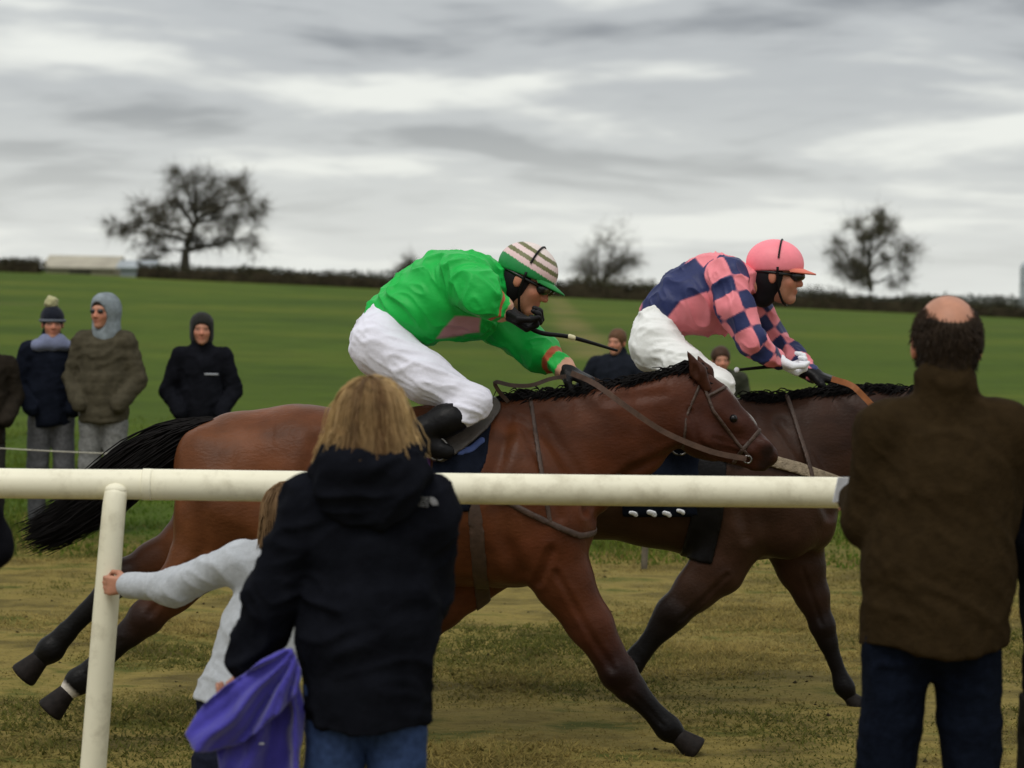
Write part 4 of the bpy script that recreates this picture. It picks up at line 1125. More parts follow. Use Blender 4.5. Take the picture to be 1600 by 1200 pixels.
# ------------------------------------------------------------------ jockeys
def mirror_y(prims, Y0):
    out = []
    for p in prims:
        q = dict(p); q['a'] = p['a'] * (1, -1, 1) + (0, 2 * Y0, 0)
        if p['t'] == 'c': q['b'] = p['b'] * (1, -1, 1) + (0, 2 * Y0, 0)
        out.append(q)
    return out
def face_matrix(pos, yaw_deg, pitch_deg):
    """+Y of the head turned to +X (yaw -90), then the nose lowered by pitch."""
    return Matrix.Translation(Vector(pos)) @ Matrix.Rotation(math.radians(pitch_deg), 4, 'Y') @ Matrix.Rotation(math.radians(-90 + yaw_deg), 4, 'Z')
def helmet(parent, base, M, s, colf, m_=M_HELMET, peak_c=(0.02, 0.25, 0.05), straps=True, pom=None):
    R = np.array(M.to_3x3()); T = np.array(M.translation)
    p = lambda x, y, z: T + s * (R @ np.array([x, y, z]))
    def loc(V): return ((V - T) @ R) / s
    prims = [ell(p(0, -0.008, 0.045), np.array((0.101, 0.126, 0.105)) * s, R, 0.02)]
    def cut(X, Y, Z):
        x, y, z = X - T[0], Y - T[1], Z - T[2]
        lz = (x * R[0, 2] + y * R[1, 2] + z * R[2, 2]) / s; ly = (x * R[0, 1] + y * R[1, 1] + z * R[2, 1]) / s
        return (0.012 + 0.10 * ly - lz) * s
    V, F, C = solid(prims, 0.005, cut=cut)
    Lc = loc(V)
    h_ = mk('helmet', V, F, m_, parent, colf(Lc), True, base)
    # peak
    n = 18
    a = np.linspace(-1.0, 1.0, n)
    inn = np.stack([0.098 * np.sin(a), -0.008 + 0.120 * np.cos(a), 0.026 + 0.010 * np.cos(a)], -1)
    out_ = np.stack([0.092 * np.sin(a), -0.008 + 0.120 * np.cos(a) + 0.062 * np.cos(a * 1.45).clip(0, 1) ** 0.7, 0.016 + 0.002 * np.cos(a)], -1)
    top = np.stack([inn, out_], 1); bot = top - np.array([0, 0, 0.006])
    Q = np.concatenate([top[:, 0], top[:, 1], bot[:, 0], bot[:, 1]])
    Q = T + s * (Q @ R.T)
    i = np.arange(n - 1)
    Fp = np.concatenate([np.stack([i, i + 1, n + i + 1, n + i], -1), np.stack([2 * n + i, 3 * n + i, 3 * n + i + 1, 2 * n + i + 1], -1), np.stack([n + i, n + i + 1, 3 * n + i + 1, 3 * n + i], -1)])
    mk('peak', Q, Fp, m_, h_, np.tile(peak_c, (len(Q), 1)), True, base)
    if straps:
        t = np.linspace(-1.35, 1.35, 24)
        band = np.array([p(0.1035 * math.sin(a_), 0.012, 0.045 + 0.1065 * math.cos(a_)) for a_ in t])
        V, F = tubes(band[None], 0.0045 * s, 6)
        mk('band', V, F, M_LEATHER, h_, None, True, base)
        for sx_ in (-1, 1):
            tube_obj('chin_strap', [p(0.098 * sx_, 0.012, 0.03), p(0.082 * sx_, 0.02, -0.05), p(0.05 * sx_, 0.045, -0.115), p(0, 0.06, -0.132)], 0.006 * s, M_LEATHER, h_, base, 6, 16)
        if pom is not None:
            V, F, C = solid([ell(p(0, -0.01, 0.155), 0.018 * s)], 0.005)
            mk('button', V, F, m_, h_, np.tile(pom, (len(V), 1)), True, base)
    return h_, p
def goggles(parent, base, p, s, lens_m, frame_m):
    fr = mk_frame = None
    V, F, C = solid([ell(p(-0.032, 0.090, 0.0), (0.034 * s, 0.034 * s, 0.026 * s), None, 0.015), ell(p(0.032, 0.090, 0.0), (0.034 * s, 0.034 * s, 0.026 * s), None, 0.015)], 0.005)
    g = mk('goggles', V, F, frame_m, parent, None, True, base)
    for sx_ in (-1, 1):
        V, F, C = solid([ell(p(0.034 * sx_, 0.098, 0.0), (0.029 * s, 0.029 * s, 0.021 * s), None, 0.01)], 0.005)
        mk('lens', V, F, lens_m, g, None, True, base)
    t = np.linspace(-2.6, 2.6, 40)
    V, F = tubes(np.array([[p(0.086 * math.sin(a_), -0.008 + 0.106 * math.cos(a_), 0.004 - 0.002 * math.cos(a_)) for a_ in t]]), 0.007 * s, 6)
    mk('strap', V, F, frame_m, g, None, True, base)

def jockey(D, Kj, label):
    s = px(D); J = lambda u, v, dy=0.0: at(u, v, D + dy)
    base = J(*Kj['seat']); o = empty('person', base); tag(o, label, 'jockey', 'jockeys riding in the race')
    def ch(js, sq=1.0, k=0.03, c=(0.5, 0.5, 0.5), f=1.0):
        return [cone(J(*a[:3]), J(*b[:3]), a[3] * s * f, b[3] * s * f, (1, sq, 1), k, c) for a, b in zip(js[:-1], js[1:])]
    M = face_matrix(J(*Kj['skull']), Kj['yaw'], Kj['pitch'])
    hp, p = head_prims(M, Kj['hs'])
    # the body under the clothes, one mesh with the head
    inner = []
    for js in Kj['torso']: inner += ch(js, 1.0, 0.03, SKIN, 0.72)
    for js in Kj['arms'] + Kj['thighs'] + Kj['shins']: inner += ch(js, 1.0, 0.03, SKIN, 0.62)
    inner += ch(Kj['neck'], 1.0, 0.03, SKIN, 1.0)
    V, F, C = solid(inner, 0.014)
    V2, F2, C2 = solid(hp + ch(Kj['neck'], 1.0, 0.02, SKIN, 0.98), 0.006, w=0.006)
    Vb, Fb = join((V, F), (V2, F2))
    mk('body', Vb, Fb, M_SKIN, o, np.vstack([C, C2]), True, base)
    # hood or hair under the helmet
    V, F, C = solid([ell(p(0, -0.02, -0.012), np.array((0.084, 0.094, 0.100)) * Kj['hs'], np.array(M.to_3x3()), 0.02),
                     cone(p(0, -0.035, -0.05), p(0, -0.045, -0.10), 0.060 * Kj['hs'], 0.052 * Kj['hs'], k=0.03),
                     ell(p(0, 0.082, -0.03), np.array((0.075, 0.078, 0.088)) * Kj['hs'], np.array(M.to_3x3()), 0.008, op='-')], 0.006)
    mk('hair', V, F, M_HAIR, o, np.tile((0.010, 0.009, 0.011), (len(V), 1)), True, base)
    # breeches
    br_p = []
    for js in Kj['thighs'] + Kj['shins']: br_p += ch(js, 1.0, 0.035)
    br_p += [ell(J(*c0), (r_[0] * s, r_[1], r_[2] * s), rot_y(a_), 0.05) for c0, r_, a_ in Kj['seat_e']]
    br_p += ch(Kj['waist'], 1.2, 0.04)
    V, F, C = solid(br_p, 0.009, disp=folds(0.0085, (1.4, 22, 22), 51, 0.85, Kj['bdir'], 0.35))
    mk('breeches', V, F, Kj['bmat'], o, None, True, base)
    # silks
    sp_ = []
    for js in Kj['torso']: sp_ += ch(js, Kj.get('tsq', 1.1), 0.05)
    na = len(sp_)
    for js in Kj['arms']: sp_ += ch(js, 1.0, 0.028)
    sp_ += ch(Kj['collar'], 1.0, 0.03)
    V, F, C = solid(sp_, 0.0055, it=2, disp=folds(0.015, (3.0, 14, 14), Kj['seed'], 0.8, Kj['sdir'], 0.5), recolor=lambda V, C: Kj['silk'](V, J, s))
    mk('silks', V, F, M_SILK, o, C, True, base)
    # boots
    for js, ft in zip(Kj['boots'], Kj['feet']):
        V, F, C = solid(ch(js, 1.0, 0.02) + ch(ft, 0.8, 0.02), 0.008, disp=folds(0.003, (20, 14, 20), 77, 0.5))
        mk('boot', V, F, M_LEATHER, o, None, True, base)
    for w, fw, ax_, curl, side, m_ in Kj['hands']:
        V, F, C = solid(hand_prims(J(*w), J(*fw) - J(*w), ax_, 1.25, curl, side=side), 0.0055)
        mk('glove', V, F, m_, o, None, True, base)
    return o, p, base, J, s, M

# green jockey
G1 = (0.008, 0.410, 0.058)
def silk_green(V, J, s):
    C = np.tile(G1, (len(V), 1)).astype(float)
    patch = poly2([J(682, 524), (J(712, 492)), J(750, 494), J(750, 520), J(712, 526)])(V[:, 0], V[:, 1], V[:, 2])
    f = (np.clip(0.5 - patch / 0.008, 0, 1) * (V[:, 1] < D1 - 0.02))[:, None]
    C = C * (1 - f) + f * np.array([0.46, 0.24, 0.27])
    for q, w_, col in (((773, 478, -0.24), 5, (0.42, 0.09, 0.04)), ((781, 481, -0.24), 5, (0.02, 0.32, 0.10)), ((789, 485, -0.24), 6, (0.55, 0.22, 0.16))):
        pass
    def band(a, b, t0, t1, col):
        nonlocal C
        A, B = J(*a), J(*b); d = B - A; L_ = np.linalg.norm(d)
        t = ((V - A) @ d) / (L_ * L_); rad = np.linalg.norm(V - A - t[:, None] * d, axis=1)
        f = ((t > t0) & (t < t1) & (rad < 0.09))[:, None]
        C = np.where(f, np.array(col), C)
    for a, b in (((745, 466, -0.31), (786, 484, -0.26)), ((812, 532, 0.2), (884, 577, 0.06))):
        band(a, b, 0.66, 0.76, (0.42, 0.085, 0.035)); band(a, b, 0.93, 1.3, (0.55, 0.30, 0.20))
    return C
def helm_green(L):
    z = L[:, 2] + 0.10 * L[:, 1]
    C = np.tile((0.014, 0.22, 0.055), (len(L), 1)).astype(float)
    for lo_, hi_, c_ in ((0.052, 0.074, (0.72, 0.50, 0.50)), (0.074, 0.091, (0.14, 0.14, 0.055)), (0.091, 0.111, (0.72, 0.55, 0.54)), (0.111, 0.126, (0.14, 0.14, 0.055)), (0.126, 0.2, (0.70, 0.60, 0.56))):
        C[(z > lo_) & (z < hi_)] = c_
    return C
KG = dict(
    seat=(600, 545), skull=(820, 437), yaw=-12, pitch=26, hs=1.0, seed=91, tsq=1.12,
    torso=[[(606, 494, 0, 34), (655, 478, 0, 56), (700, 462, 0, 62), (738, 452, 0, 54)],
           [(700, 440, 0, 42), (738, 432, -0.13, 36)], [(700, 440, 0, 42), (745, 436, 0.13, 36)], [(735, 480, 0, 46), (742, 492, 0, 38)]],
    arms=[[(722, 430, -0.16, 36), (742, 452, -0.27, 34), (752, 466, -0.31, 27), (786, 483, -0.26, 16)],
          [(742, 455, 0.15, 36), (780, 506, 0.19, 34), (816, 532, 0.2, 29), (848, 553, 0.14, 26), (886, 579, 0.06, 14)]],
    neck=[(765, 438, 0, 20), (802, 446, 0, 20)],
    collar=[(752, 432, 0, 26), (778, 438, 0, 23)],
    thighs=[[(598, 546, -0.10, 46), (665, 590, -0.19, 35), (742, 630, -0.25, 22)], [(598, 546, 0.10, 46), (665, 590, 0.19, 35), (742, 630, 0.25, 24)]],
    shins=[[(742, 630, -0.25, 24), (722, 646, -0.27, 20), (700, 655, -0.275, 15)], [(742, 630, 0.25, 24), (722, 646, 0.27, 20), (702, 654, 0.27, 17)]],
    seat_e=[((594, 534, -0.07), (40, 0.115, 46), 20), ((594, 534, 0.07), (40, 0.115, 46), 20)],
    waist=[(592, 520, 0, 36), (606, 496, 0, 32)],
    bdir=(1, 0.1, -0.32), bmat=M_BREECH,
    boots=[[(708, 653, -0.275, 25), (694, 658, -0.275, 24), (664, 672, -0.28, 21)], [(708, 653, 0.275, 25), (694, 658, 0.275, 24), (664, 672, 0.28, 21)]],
    feet=[[(660, 672, -0.28, 19), (668, 696, -0.29, 16), (698, 706, -0.30, 12)], [(660, 672, 0.28, 19), (668, 696, 0.29, 16), (698, 706, 0.30, 12)]],
    silk=silk_green, sdir=(0.8, 0.2, -0.75),
    hands=[((790, 486, -0.26), (838, 516, -0.25), (0.25, -0.75, -0.5), 1.25, -1, M_LEATHER), ((884, 578, 0.06), (912, 592, 0.02), (0.1, 1, 0.2), 1.3, 1, M_LEATHER)])
G, pG, bG, JG, sG, MG = jockey(D1, KG, 'jockey in bright green silks and striped cap crouching over the bay horse')
hG, _ = helmet(G, bG, MG, 1.0, helm_green, peak_c=(0.010, 0.22, 0.045))
goggles(G, bG, pG, 1.0, M_LENS, M_BLACK)

# pink jockey
PK, NV = (0.80, 0.235, 0.27), (0.022, 0.030, 0.105)
ARM_N = [(1132, 436, -0.15, 30), (1150, 480, -0.22, 26), (1176, 534, -0.25, 20), (1198, 553, -0.20, 17), (1214, 562, -0.14, 13)]
ARM_F = [(1150, 444, 0.15, 28), (1185, 488, 0.20, 22), (1214, 530, 0.22, 18), (1240, 556, 0.15, 15), (1270, 584, 0.06, 12)]
def silk_pink(V, J, s):
    C = np.tile(PK, (len(V), 1)).astype(float)
    x, y, z = V[:, 0], V[:, 1], V[:, 2]
    back = poly2([J(1000, 500), J(1005, 440), J(1085, 405), J(1098, 420), J(1116, 450), J(1060, 470), J(1036, 502)])(x, y, z)
    f = np.clip(0.5 - back / 0.007, 0, 1)[:, None]
    C = C * (1 - f) + f * np.array(NV)
    best = np.full(len(V), 1e9); S_ = np.zeros(len(V)); A_ = np.zeros(len(V))
    for arm in (ARM_N, ARM_F):
        acc = 0.0
        for a, b in zip(arm[:-1], arm[1:]):
            A, B = J(*a[:3]), J(*b[:3]); d = B - A; L_ = np.linalg.norm(d); d = d / L_
            t = np.clip((V - A) @ d, 0, L_); q = V - A - t[:, None] * d
            dist_ = np.linalg.norm(q, axis=1) - (a[3] + (b[3] - a[3]) * t / L_) * s
            e1 = np.cross(d, [0, 1, 0]); e1 /= np.linalg.norm(e1); e2 = np.cross(d, e1)
            ang = np.arctan2(q @ e2, q @ e1)
            m_ = dist_ < best
            best[m_] = dist_[m_]; S_[m_] = acc + t[m_]; A_[m_] = ang[m_]
            acc += L_
    tor = np.min([pdist(cone(J(*a[:3]), J(*b[:3]), a[3] * s, b[3] * s, (1, 1.1, 1)), x, y, z) for js in KP['torso'][:1] for a, b in zip(js[:-1], js[1:])], axis=0)
    on = (best < tor - 0.004) & (best < 0.03)
    chk = np.clip(0.5 + 9.0 * np.sin(np.pi * (S_ + 0.037) / 0.074) * np.sin(2 * (A_ + 0.35)), 0, 1)[:, None]
    ck = (1 - chk) * np.array(PK) + chk * np.array(NV)
    C = np.where(on[:, None], ck, C)
    return C
KP = dict(
    seat=(1030, 545), skull=(1212, 428), yaw=-10, pitch=5, hs=1.02, seed=97, tsq=1.08,
    torso=[[(1030, 486, 0, 30), (1062, 474, 0, 44), (1096, 462, 0, 50), (1130, 446, 0, 44)],
           [(1108, 436, 0, 34), (1136, 432, -0.12, 28)], [(1108, 436, 0, 34), (1142, 434, 0.12, 28)], [(1110, 480, 0, 42), (1126, 486, 0, 36)]],
    arms=[ARM_N, ARM_F],
    neck=[(1150, 434, 0, 18), (1192, 448, 0, 18)],
    collar=[(1146, 428, 0, 24), (1170, 436, 0, 20)],
    thighs=[[(1026, 540, -0.10, 38), (1066, 572, -0.19, 30), (1122, 604, -0.25, 22)], [(1026, 540, 0.10, 38), (1066, 572, 0.19, 30), (1122, 604, 0.25, 22)]],
    shins=[[(1122, 604, -0.25, 22), (1100, 625, -0.27, 18), (1078, 640, -0.27, 15)], [(1122, 604, 0.25, 22), (1100, 625, 0.27, 18), (1078, 640, 0.27, 15)]],
    seat_e=[((1024, 534, -0.07), (35, 0.105, 46), 5), ((1024, 534, 0.07), (35, 0.105, 46), 5)],
    waist=[(1024, 520, 0, 34), (1030, 494, 0, 30)],
    bdir=(1, 0.1, -0.1), bmat=mat('white_breeches', (0.78, 0.78, 0.76), 0.7, 0.05, 14, 0.12, 50, 0.3),
    boots=[[(1100, 625, -0.27, 19), (1078, 640, -0.275, 21), (1044, 664, -0.28, 18)], [(1100, 625, 0.27, 19), (1078, 640, 0.275, 21), (1044, 664, 0.28, 18)]],
    feet=[[(1040, 664, -0.28, 17), (1048, 686, -0.29, 14), (1076, 696, -0.30, 11)], [(1040, 664, 0.28, 17), (1048, 686, 0.29, 14), (1076, 696, 0.30, 11)]],
    silk=silk_pink, sdir=(0.5, 0.2, -0.85),
    hands=[((1212, 561, -0.14), (1242, 577, -0.10), (0.2, -0.8, -0.4), 1.3, -1, M_WHITE), ((1268, 584, 0.06), (1300, 594, 0.05), (0.1, 1, 0.1), 1.3, 1, M_LEATHER)])
PJ, pP, bP, JP, sP, MP = jockey(D2, KP, 'jockey in pink and navy silks with checked sleeves and a pink cap')
hP, _ = helmet(PJ, bP, MP, 1.02, lambda L: np.tile((0.90, 0.24, 0.29), (len(L), 1)), peak_c=(0.75, 0.19, 0.13))
goggles(PJ, bP, pP, 1.02, M_BLACK, M_BLACK)
tag(tube_obj('whip', [J1(806, 497, -0.265), J1(842, 519, -0.25), J1(893, 527, -0.23), J1(965, 548, -0.2)], [0.010, 0.009, 0.008, 0.005], M_LEATHER, None, None, 8, 20), 'dark riding whip in the green jockey\'s near hand', 'whip', 'riding whips')
V, F, C = solid([cone(J1(890, 526, -0.232), J1(896, 528, -0.23), 0.011, 0.011)], 0.004)
wp = bpy.data.objects['whip']; mk('ferrule', V, F, mat('ferrule', (0.6, 0.55, 0.35), 0.5, 0.1, 20), wp)
w2 = tube_obj('whip', [J2(1152, 578, -0.17), J2(1205, 573, -0.15), J2(1246, 572, -0.10)], [0.006, 0.008, 0.009], M_LEATHER, None, None, 8, 20)
tag(w2, 'dark riding whip with a pale tip in the pink jockey\'s hand', 'whip', 'riding whips')
V, F, C = solid([ell(J2(1151, 578, -0.17), 0.013)], 0.005)
mk('tip', V, F, M_WHITE, w2)
# stirrups hang from the saddles
for H_, J_, B_, u, v in ((H1, J1, B1, 684, 704), (H2, J2, B2, 1062, 695)):
    for sg in (-1, 1):
        V, F = tubes(np.array([[J_(u + 15 * math.cos(t), v - 2 + 18 * math.sin(t), sg * 0.30) for t in np.linspace(0, 2 * math.pi, 25)]]), 0.006, 6)
        mk('stirrup', V, F, M_METAL, H_, None, True, B_)
        strap('stirrup_leather', [J_(u, v - 18, sg * 0.30), J_(u + 20, v - 45, sg * 0.28), J_(u + 40, v - 62, sg * 0.2)], 0.01, M_TAN, H_, B_, 12)

# ------------------------------------------------------------------ spectators
def person(loc, rotz, h, label, coat, trousers, hem, arms, hair=None, hat=None, head_yaw=0.0, head_pitch=0.0, build=1.0, coat_m=None, trouser_m=None, group=None,
           lean=(0.0, 0.0), legw=1.0, stance=0.095, res=0.012, collar=True, skin=SKIN, coat_r=(0.175, 0.170, 0.165), sleeve=(0.072, 0.068, 0.056), seed=1, hands=(), crease=0.008, shoulders=0.160, hair_fn=None, headscale=1.0, coatname='jacket', quilt=None, neck_z=None, tcut=0.16, cdir=(1, 0.2, -0.5)):
    """A standing person facing local +Y. hem: height of the coat hem. arms: ((elbow), (wrist)) pairs, left then right, in metres."""
    o = empty('person', loc, rotz); tag(o, label, 'person', group)
    s = h / 1.75
    lx, ly = lean
    hip = np.array([0, 0, 0.92 * s]); sh_z = 1.42 * s
    nk = np.array([lx, ly, 1.50 * s])
    hd = np.array([lx * 1.15, ly + 0.025 * s, h - 0.118 * s * headscale])
    M = Matrix.Translation(Vector(hd)) @ Matrix.Rotation(head_yaw, 4, 'Z') @ Matrix.Rotation(-head_pitch, 4, 'X')
    hp, p = head_prims(M, s * headscale, skin)
    SHO = [np.array([lx - shoulders * build, ly, sh_z]), np.array([lx + shoulders * build, ly, sh_z])]
    legs, trs = [], []
    for sg in (-1, 1):
        a = np.array([sg * 0.080 * build * s, 0, 0.90 * s]); k_ = np.array([sg * stance * 1.02, 0.015, 0.49 * s]); f = np.array([sg * stance * 1.05, -0.01, 0.09 * s])
        legs += [cone(a * (0.7, 1, 1), k_, 0.055 * s, 0.048 * s, c=skin), cone(k_, f, 0.052 * s, 0.036 * s, c=skin)]
        trs += [cone(a, k_, 0.102 * s * legw, 0.080 * s * legw, k=0.02, c=trousers), cone(k_, f, 0.080 * s * legw, 0.068 * s * legw, k=0.03, c=trousers)]
    trs += [ell((0, 0, 0.93 * s), (0.145 * s * build, 0.11 * s, 0.11 * s), k=0.04, c=trousers)]
    tor = [cone((0, 0, 1.0 * s), (lx * 0.7, ly * 0.7, 1.28 * s), 0.095 * s, 0.12 * s, (1.1, 0.8, 1), c=skin), cone((lx, ly, 1.30 * s), nk, 0.11 * s, 0.05 * s, (1.2, 0.8, 1), c=skin),
           cone(SHO[0], SHO[1], 0.045 * s, 0.045 * s, c=skin)]
    arm = []
    for S, (el_, wr) in zip(SHO, arms):
        arm += [cone(S, el_, 0.045 * s, 0.036 * s, c=skin), cone(el_, wr, 0.036 * s, 0.026 * s, c=skin)]
    neck = [cone(nk - (0, 0.01, 0.05), p(0, -0.02, -0.05), 0.060 * s, 0.056 * s, k=0.02, c=skin)]
    parts = [solid(tor + legs + arm + neck, 0.016), solid(hp + neck, 0.0065 if res < 0.0125 else 0.008, w=0.006)]
    for i, e1, e2, curl, side in hands:
        parts.append(solid(hand_prims(arms[i][1], e1, e2, s * headscale, curl, skin, side), 0.005))
    Vb, Fb = join(*[(q[0], q[1]) for q in parts])
    mk('body', Vb, Fb, M_SKIN, o, np.vstack([q[2] for q in parts]), True)
    V, F, C = solid(trs, res, cut=lambda X, Y, Z: (Z - (hem + tcut)) + 0 * X + 0 * Y, disp=folds(0.008, (9, 9, 13), seed + 3, 0.6))
    mk('trousers', V, F, trouser_m or M_DENIM, o, C, True)
    for sg in (-1, 1):
        x = sg * stance * 1.05
        V, F, C = solid([cone((x, -0.06 * s, 0.05), (x, 0.03 * s, 0.055), 0.046 * s, 0.05 * s), cone((x, 0.03 * s, 0.05), (x + sg * 0.01, 0.15 * s, 0.038), 0.048 * s, 0.036 * s),
                         cone((x, -0.01, 0.07), (x, -0.01, 0.13 * s), 0.05 * s, 0.045 * s)], 0.009, cut=lambda X, Y, Z: 0.004 - Z + 0 * X + 0 * Y)
        mk('shoe', V, F, M_LEATHER, o, None, True)
    cp = []
    r0, r1, r2 = coat_r
    cp += [cone((lx, ly, 1.30 * s), (lx * 0.6, ly * 0.6, 1.08 * s), r0 * build * s, r1 * build * s, (1.0, 0.70, 1), 0.05, coat),
           cone((lx * 0.6, ly * 0.6, 1.08 * s), (0, 0, max(hem - 0.05, 0.5)), r1 * build * s, r2 * build * s, (1.0, 0.76, 1), 0.05, coat),
           cone(SHO[0] - (0, 0, 0.035 * s), SHO[1] - (0, 0, 0.035 * s), sleeve[0] * s * 0.85, sleeve[0] * s * 0.85, (1, 0.95, 1), 0.05, coat)]
    for S in SHO:
        cp.append(cone((lx + 0.25 * (S[0] - lx), ly - 0.01, sh_z + 0.035 * s), S - (0, 0, 0.005 * s), 0.060 * s, sleeve[0] * s * 0.92, (1, 0.95, 1), 0.05, coat))
    for S, (el_, wr) in zip(SHO, arms):
        cp += [cone(S, el_, sleeve[0] * s, sleeve[1] * s, k=0.025, c=coat), cone(el_, wr, sleeve[1] * s, sleeve[2] * s, k=0.02, c=coat)]
    if collar:
        cz = neck_z or 1.50 * s
        cp += [cone((lx, ly - 0.005, cz - 0.03 * s), (lx, ly - 0.012, cz + 0.045 * s), 0.086 * s, 0.078 * s, (1.0, 0.95, 1), 0.015, coat)]
    fd = folds(crease * 1.25, (4, 13, 13), seed, 0.65, cdir)
    def disp(V, N):
        d = fd(V, N)
        if quilt:
            d = d + 0.007 * (np.abs(np.sin(V[:, 2] * math.pi / quilt)) ** 0.5 - 0.7)
        return d
    wr0 = [np.asarray(q[1], float) for q in arms]
    V, F, C = solid(cp, res, cut=lambda X, Y, Z: np.minimum(hem + 0.012 * np.sin(X * 18 + seed) - Z, np.minimum(*[np.sqrt((X - w[0]) ** 2 + (Y - w[1]) ** 2 + (Z - w[2]) ** 2) - 0.14 for w in wr0])) + 0 * Y, disp=disp)
    j = mk(coatname, V, F, coat_m or M_CLOTH, o, C, True)
    return dict(o=o, p=p, s=s * headscale, M=M, jacket=j, nk=nk)

def hair_cap(P, col, r=(0.086, 0.108, 0.10), c0=(0, -0.018, 0.036), face=True, low=None, m_=None, name='hair', res=0.007):
    p, s, R = P['p'], P['s'], np.array(P['M'].to_3x3())
    pr = [ell(p(*c0), np.array(r) * s, R, 0.02, col)]
    if low: pr += [ell(p(*low[0]), np.array(low[1]) * s, R, 0.03, col)]
    if face: pr += [ell(p(0, 0.095, -0.055), np.array((0.080, 0.085, 0.105)) * s, R, 0.012, op='-')]
    V, F, C = solid(pr, res, disp=folds(0.004, (30, 30, 12), 5, 0.5))
    return mk(name, V, F, m_ or M_HAIR, P['o'], C, True)
def local_px(u, v, Y, loc):
    q = at(u, v, Y); return np.array([q[0] - loc[0], 0.0, q[2]])

# woman in black with a blonde bob
WY = 6.45
wl_ = at(572, 1140, WY); W_LOC = (wl_[0], WY, 0)
def wq(u, v, dy=0.0): return local_px(u, v, WY, W_LOC) + (0, dy, 0)
BLK = (0.0058, 0.0064, 0.0095)
wom = person(W_LOC, 0, 1.595, 'woman with a blonde bob in a black hooded coat, seen from behind', BLK, (0.030, 0.052, 0.125), 0.735,
             [(wq(425, 930, 0.02), wq(388, 1040, 0.05)), (wq(662, 930, 0.08), (0.08, 0.26, 1.02))],
             legw=0.90, res=0.0085, shoulders=0.138, coat_r=(0.178, 0.178, 0.182), sleeve=(0.084, 0.078, 0.066), seed=11, crease=0.012, cdir=(1, 0.2, 0.35),
             hands=[(0, wq(374, 1084, 0.06) - wq(388, 1040, 0.05), (0.2, 1, 0), 1.0, -1)], stance=0.088, build=1.0)
p, s = wom['p'], wom['s']
# the hood lies in folds behind the neck
nz = wom['nk']
hood = []
for a_ in np.linspace(-2.3, 2.3, 17):
    pass
ring = [np.array([0.118 * math.sin(a_), -0.02 - 0.105 * math.cos(a_), 1.375 + 0.028 * math.cos(a_)]) for a_ in np.linspace(-2.0, 2.0, 15)]
ring2 = [np.array([0.102 * math.sin(a_), -0.01 - 0.082 * math.cos(a_), 1.420 + 0.012 * math.cos(a_)]) for a_ in np.linspace(-2.3, 2.3, 15)]
hood = [cone(a, b, 0.032, 0.032, k=0.025, c=BLK) for a, b in zip(ring[:-1], ring[1:])] + [cone(a, b, 0.032, 0.032, k=0.008, c=BLK) for a, b in zip(ring2[:-1], ring2[1:])]
hood += [ell((0.0, -0.105, 1.325), (0.135, 0.042, 0.085), k=0.05, c=BLK)]
V, F, C = solid(hood, 0.008, disp=folds(0.013, (6, 14, 14), 19, 0.7, (1, 0, 0.2)))
mk('hood', V, F, M_CLOTH, wom['o'], C, True)
# back seams
M_SEAM = mat('coat_seam', (0.004, 0.004, 0.006), 0.8, 0.2, 30)
# small embroidered mark on the right shoulder: three arcs and three lines of tiny lettering
M_MARK = mat('grey_embroidery', (0.28, 0.28, 0.29), 0.8, 0.15, 90)
c0 = wq(672, 781); y_m = -0.128
def on_back(u, v):
    q = wq(u, v)
    # nearest coat surface along the view line
    me = wom['jacket'].data
    return q
co = np.empty(len(wom['jacket'].data.vertices) * 3, np.float32); wom['jacket'].data.vertices.foreach_get('co', co); co = co.reshape(-1, 3)
def back_y(x, z):
    d = (co[:, 0] - x) ** 2 + (co[:, 2] - z) ** 2
    near = np.argsort(d)[:60]
    return float(co[near, 1].min())
mark = []
for k_, rad in enumerate((0.0085, 0.0135, 0.0185)):
    pth = np.array([[c0[0] + 0.002 + rad * math.cos(t), 0, c0[2] - 0.007 + rad * math.sin(t)] for t in np.linspace(0.05, 1.6, 10)])
    pth[:, 1] = [back_y(q[0], q[2]) - 0.0035 for q in pth]
    mark.append(tubes(pth[None], 0.0021, 5))
Vm, Fm = join(*mark)
lg = mk('logo', Vm, Fm, M_MARK, wom['o'], None, True); lg['label'] = 'small grey embroidered mark on the shoulder'
for k_, txt in enumerate(('THE', 'NORTH', 'FACE')):
    fc = bpy.data.curves.new('lettering', 'FONT'); fc.body = txt; fc.size = 0.0105; fc.extrude = 0.0006; fc.align_x = 'RIGHT'
    x_, z_ = c0[0] - 0.001, c0[2] + 0.0065 - 0.0085 * k_
    tmp = bpy.data.objects.new('lettering_curve', fc); lm = bpy.data.meshes.new_from_object(tmp); bpy.data.objects.remove(tmp)
    fo = bpy.data.objects.new('lettering', lm); COL.objects.link(fo); fo.parent = wom['o']
    fo.location = (x_, back_y(x_ - 0.015, z_ + 0.004) - 0.004, z_); fo.rotation_euler = (math.pi / 2, 0, 0.0)
    lm.materials.clear(); lm.materials.append(M_MARK)
